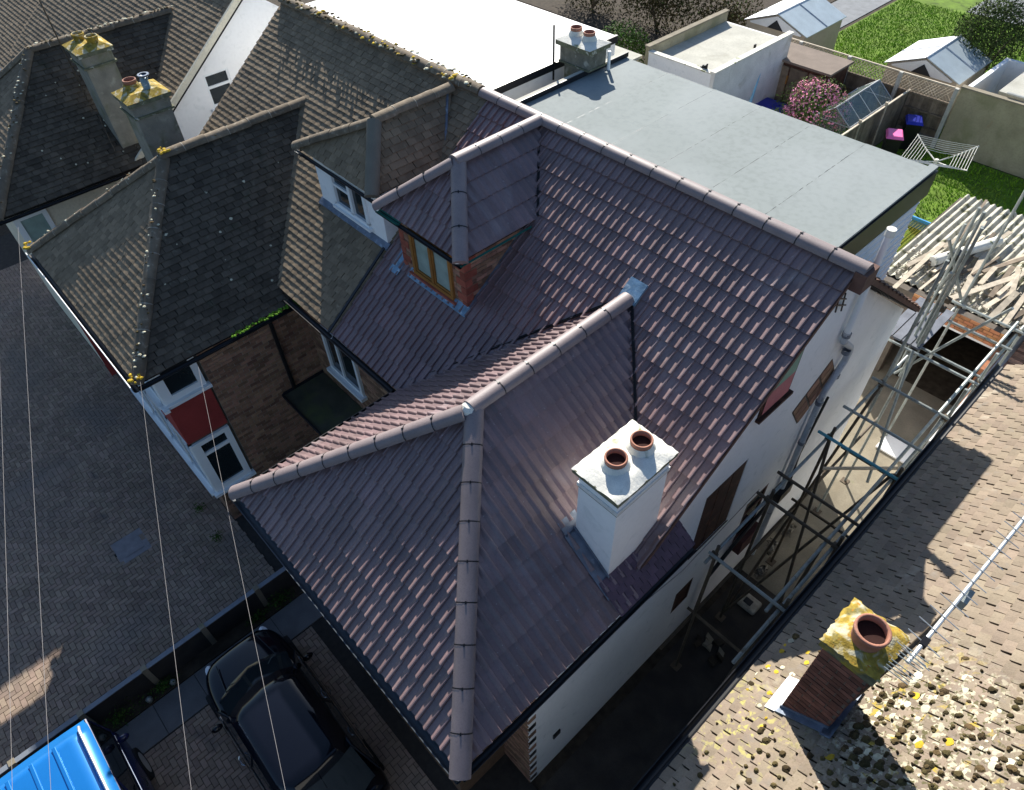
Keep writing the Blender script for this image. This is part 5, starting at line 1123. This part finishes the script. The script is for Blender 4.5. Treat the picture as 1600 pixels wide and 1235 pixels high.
pg = tag(MB().obox((-13.5,20.85,2.84), (.16,.02,0), (0,.07,0), (0,0,.1)).tube([(-13.36,20.88,2.9),(-13.32,20.86,3.02)], [.045,.03], 8).tube([(-13.5,20.88,2.88),(-13.68,20.9,2.8)], [.035,.012], 6).build('pigeon', M_black, smooth=True), 'dark bird perched on the white parapet of the cream roofed garage', 'bird')
LR = empty('lean_to', (-17.5,19.5,0), 'weathered flat roof beyond the rear party chimney', 'shed')
MB().box(-19.0,-16.0,16.5,20.8,2.5,2.6).build('roof', M_feltg, LR); MB().box(-18.9,-16.1,16.6,20.7,0,2.5).build('wall', M_concwall, LR)
# greenhouse
GH = empty('greenhouse', (-9.7,25,0), 'small glass greenhouse behind the pink flowering shrub', 'greenhouse')
x0, x1, y0, y1, ze, zr = -10.35,-9.05,23.4,26.3,1.35,1.85; xm = (x0+x1)/2
for y in (y0,y1):
    MB().tube([(x0,y,0),(x0,y,ze),(xm,y,zr),(x1,y,ze),(x1,y,0)], .02, 6).tube([(x0,y,ze),(x1,y,ze)], .015, 6).build('frame', M_alu, GH)
MB().tube([(x0,y0,ze),(x0,y1,ze)], .02, 6).tube([(x1,y0,ze),(x1,y1,ze)], .02, 6).tube([(xm,y0,zr),(xm,y1,zr)], .025, 6).build('frame', M_alu, GH)
for k in range(4):
    a, b = y0+k*.725+.01, y0+(k+1)*.725-.01
    for sg in (-1,1):
        xe = x0 if sg < 0 else x1
        MB().add([(xe,a,ze),(xe,b,ze),(xm,b,zr),(xm,a,zr)], [(0,1,2,3)]).build('pane', M_gh, GH); MB().add([(xe,a,.02),(xe,b,.02),(xe,b,ze),(xe,a,ze)], [(0,1,2,3)]).build('pane', M_gh, GH)
    if k: MB().tube([(x0,y0+k*.725,0),(x0,y0+k*.725,ze),(xm,y0+k*.725,zr),(x1,y0+k*.725,ze),(x1,y0+k*.725,0)], .012, 5).build('glazing_bar', M_alu, GH)
MB().add([(x0,y0,.02),(x1,y0,.02),(x1,y0,ze),(xm,y0,zr),(x0,y0,ze)], [(0,1,2,3,4)]).build('pane', M_gh, GH)
# party fence, bins, airer
PF = empty('side_fence', (-8.75,24,0), 'low side fence running back between the pink shrub and the bins', 'fence')
for k in range(3):
    y = 21.6+k*1.75; MB().box(-8.8,-8.72,y-.04,y+.04,0,1.75).build('post', M_woodpale, PF)
    for q in range(12): MB().box(-8.77,-8.745,y+.05+q*.138,y+.175+q*.138,.05,1.6).build('fence_board', M_wood, PF)
    MB().box(-8.79,-8.73,y,y+1.75,1.6,1.64).build('capping', M_woodpale, PF)
wheelie((-8.0,24.7,0), M_pink, 'wheeled bin with pink lid standing by the side fence', .5); wheelie((-8.0,26.1,0), M_blue, 'wheeled bin with blue lid standing against the back fence', .5)
AR = empty('rotary_airer', (-5.85,22.5,0), 'rotary clothes airer with four arms on the lawn corner', 'airer')
hub = V3(-5.85,22.5,1.72); MB().tube([(-5.85,22.5,0), hub], .028, 8).build('pole', M_steel, AR); MB().tube([hub-V3(0,0,.06), hub+V3(0,0,.08)], .055, 10).build('hub', M_slab, AR)
tips = [hub + V3(*d) for d in ((-1.0,.65,.28), (.65,1.15,.3), (1.0,-.43,.28), (-.7,-1.1,.28))]
for t_ in tips: MB().tube([hub, hub.lerp(t_, .5)+V3(0,0,-.04), t_], .02, 6).build('arm', M_slab, AR); MB().tube([hub-V3(0,0,.0), hub.lerp(t_, .35)-V3(0,0,.02)], .014, 6).build('strut', M_steel, AR)
mb = MB()
for f_ in (.45,.54,.63,.72,.81,.9,.98):
    for i in range(4): a, b = hub.lerp(tips[i], f_), hub.lerp(tips[(i+1) % 4], f_); mb.tube([a, (a+b)/2 - V3(0,0,.03), b], .0075, 4)
mb.build('washing_line', M_slab, AR)
# planting
plant('flowering_shrub', (-10.7,24.1,1.15), (1.45,1.5,1.1), 3800, .05, M_leafpale, 'large shrub covered in pink blossom beyond the grey felt roof', 'shrub', (5,.04), None, .7, .35, (2600,.05,'blossom',M_petal))
plant('shrub', (-8.95,22.7,.75), (.45,.9,.75), 1300, .05, M_leaf, 'dark green shrub at the foot of the greenhouse beside the pink blossom', 'shrub', (3,.03))
plant('ball_tree', (-8.15,31.2,2.55), (1.25,1.25,1.15), 7500, .05, M_leafgrey, 'round clipped grey green tree near the top right corner', 'tree', (4,.09), None, .45, .12)
plant('shrub', (-6.4,31.5,1.1), (1.1,1.0,1.0), 1600, .06, M_leaf, 'dark bushy shrub to the right of the ball shaped tree', 'shrub', (3,.04))
plant('shrub', (-5.0,33.8,1.2), (1.6,1.2,1.1), 1600, .07, M_leafgrey, 'dark bush at the top right corner of the photo', 'shrub', (3,.04))
plant('green_bush', (-19.3,23.7,1.1), (1.25,1.2,1.1), 3400, .06, M_leaf, 'rounded bright green bush behind the rear party chimney', 'shrub', (4,.04), None, .5, .2)
for k, (x, lb) in enumerate(((-25.5,'twiggy brown hedge behind the white flat roof'), (-21.5,'twiggy brown hedge above the chimney with two pots'), (-18.0,'dark twiggy hedge above the cream roofed garage'))):
    plant('hedge', (x,28.6+.2*k,1.2), (2.3,1.2,1.4), 3200, .07, M_hedge, lb, 'hedge', (4,.04), None, .8, .3, (700,.06,'leaves',M_leafgrey))
plant('shrub', (-1.9,21.3,.5), (.9,.7,.5), 900, .05, M_leaf, 'leafy green shrub on the lawn at the right edge', 'shrub')
# distant ground beyond the gardens
MB().box(-60,-17.3,27,60,-.02,.0).build('far_garden', M_soil, kind='structure')
print('objects', len(bpy.data.objects), 'tris', sum(len(m_.polygons) for m_ in bpy.data.meshes))
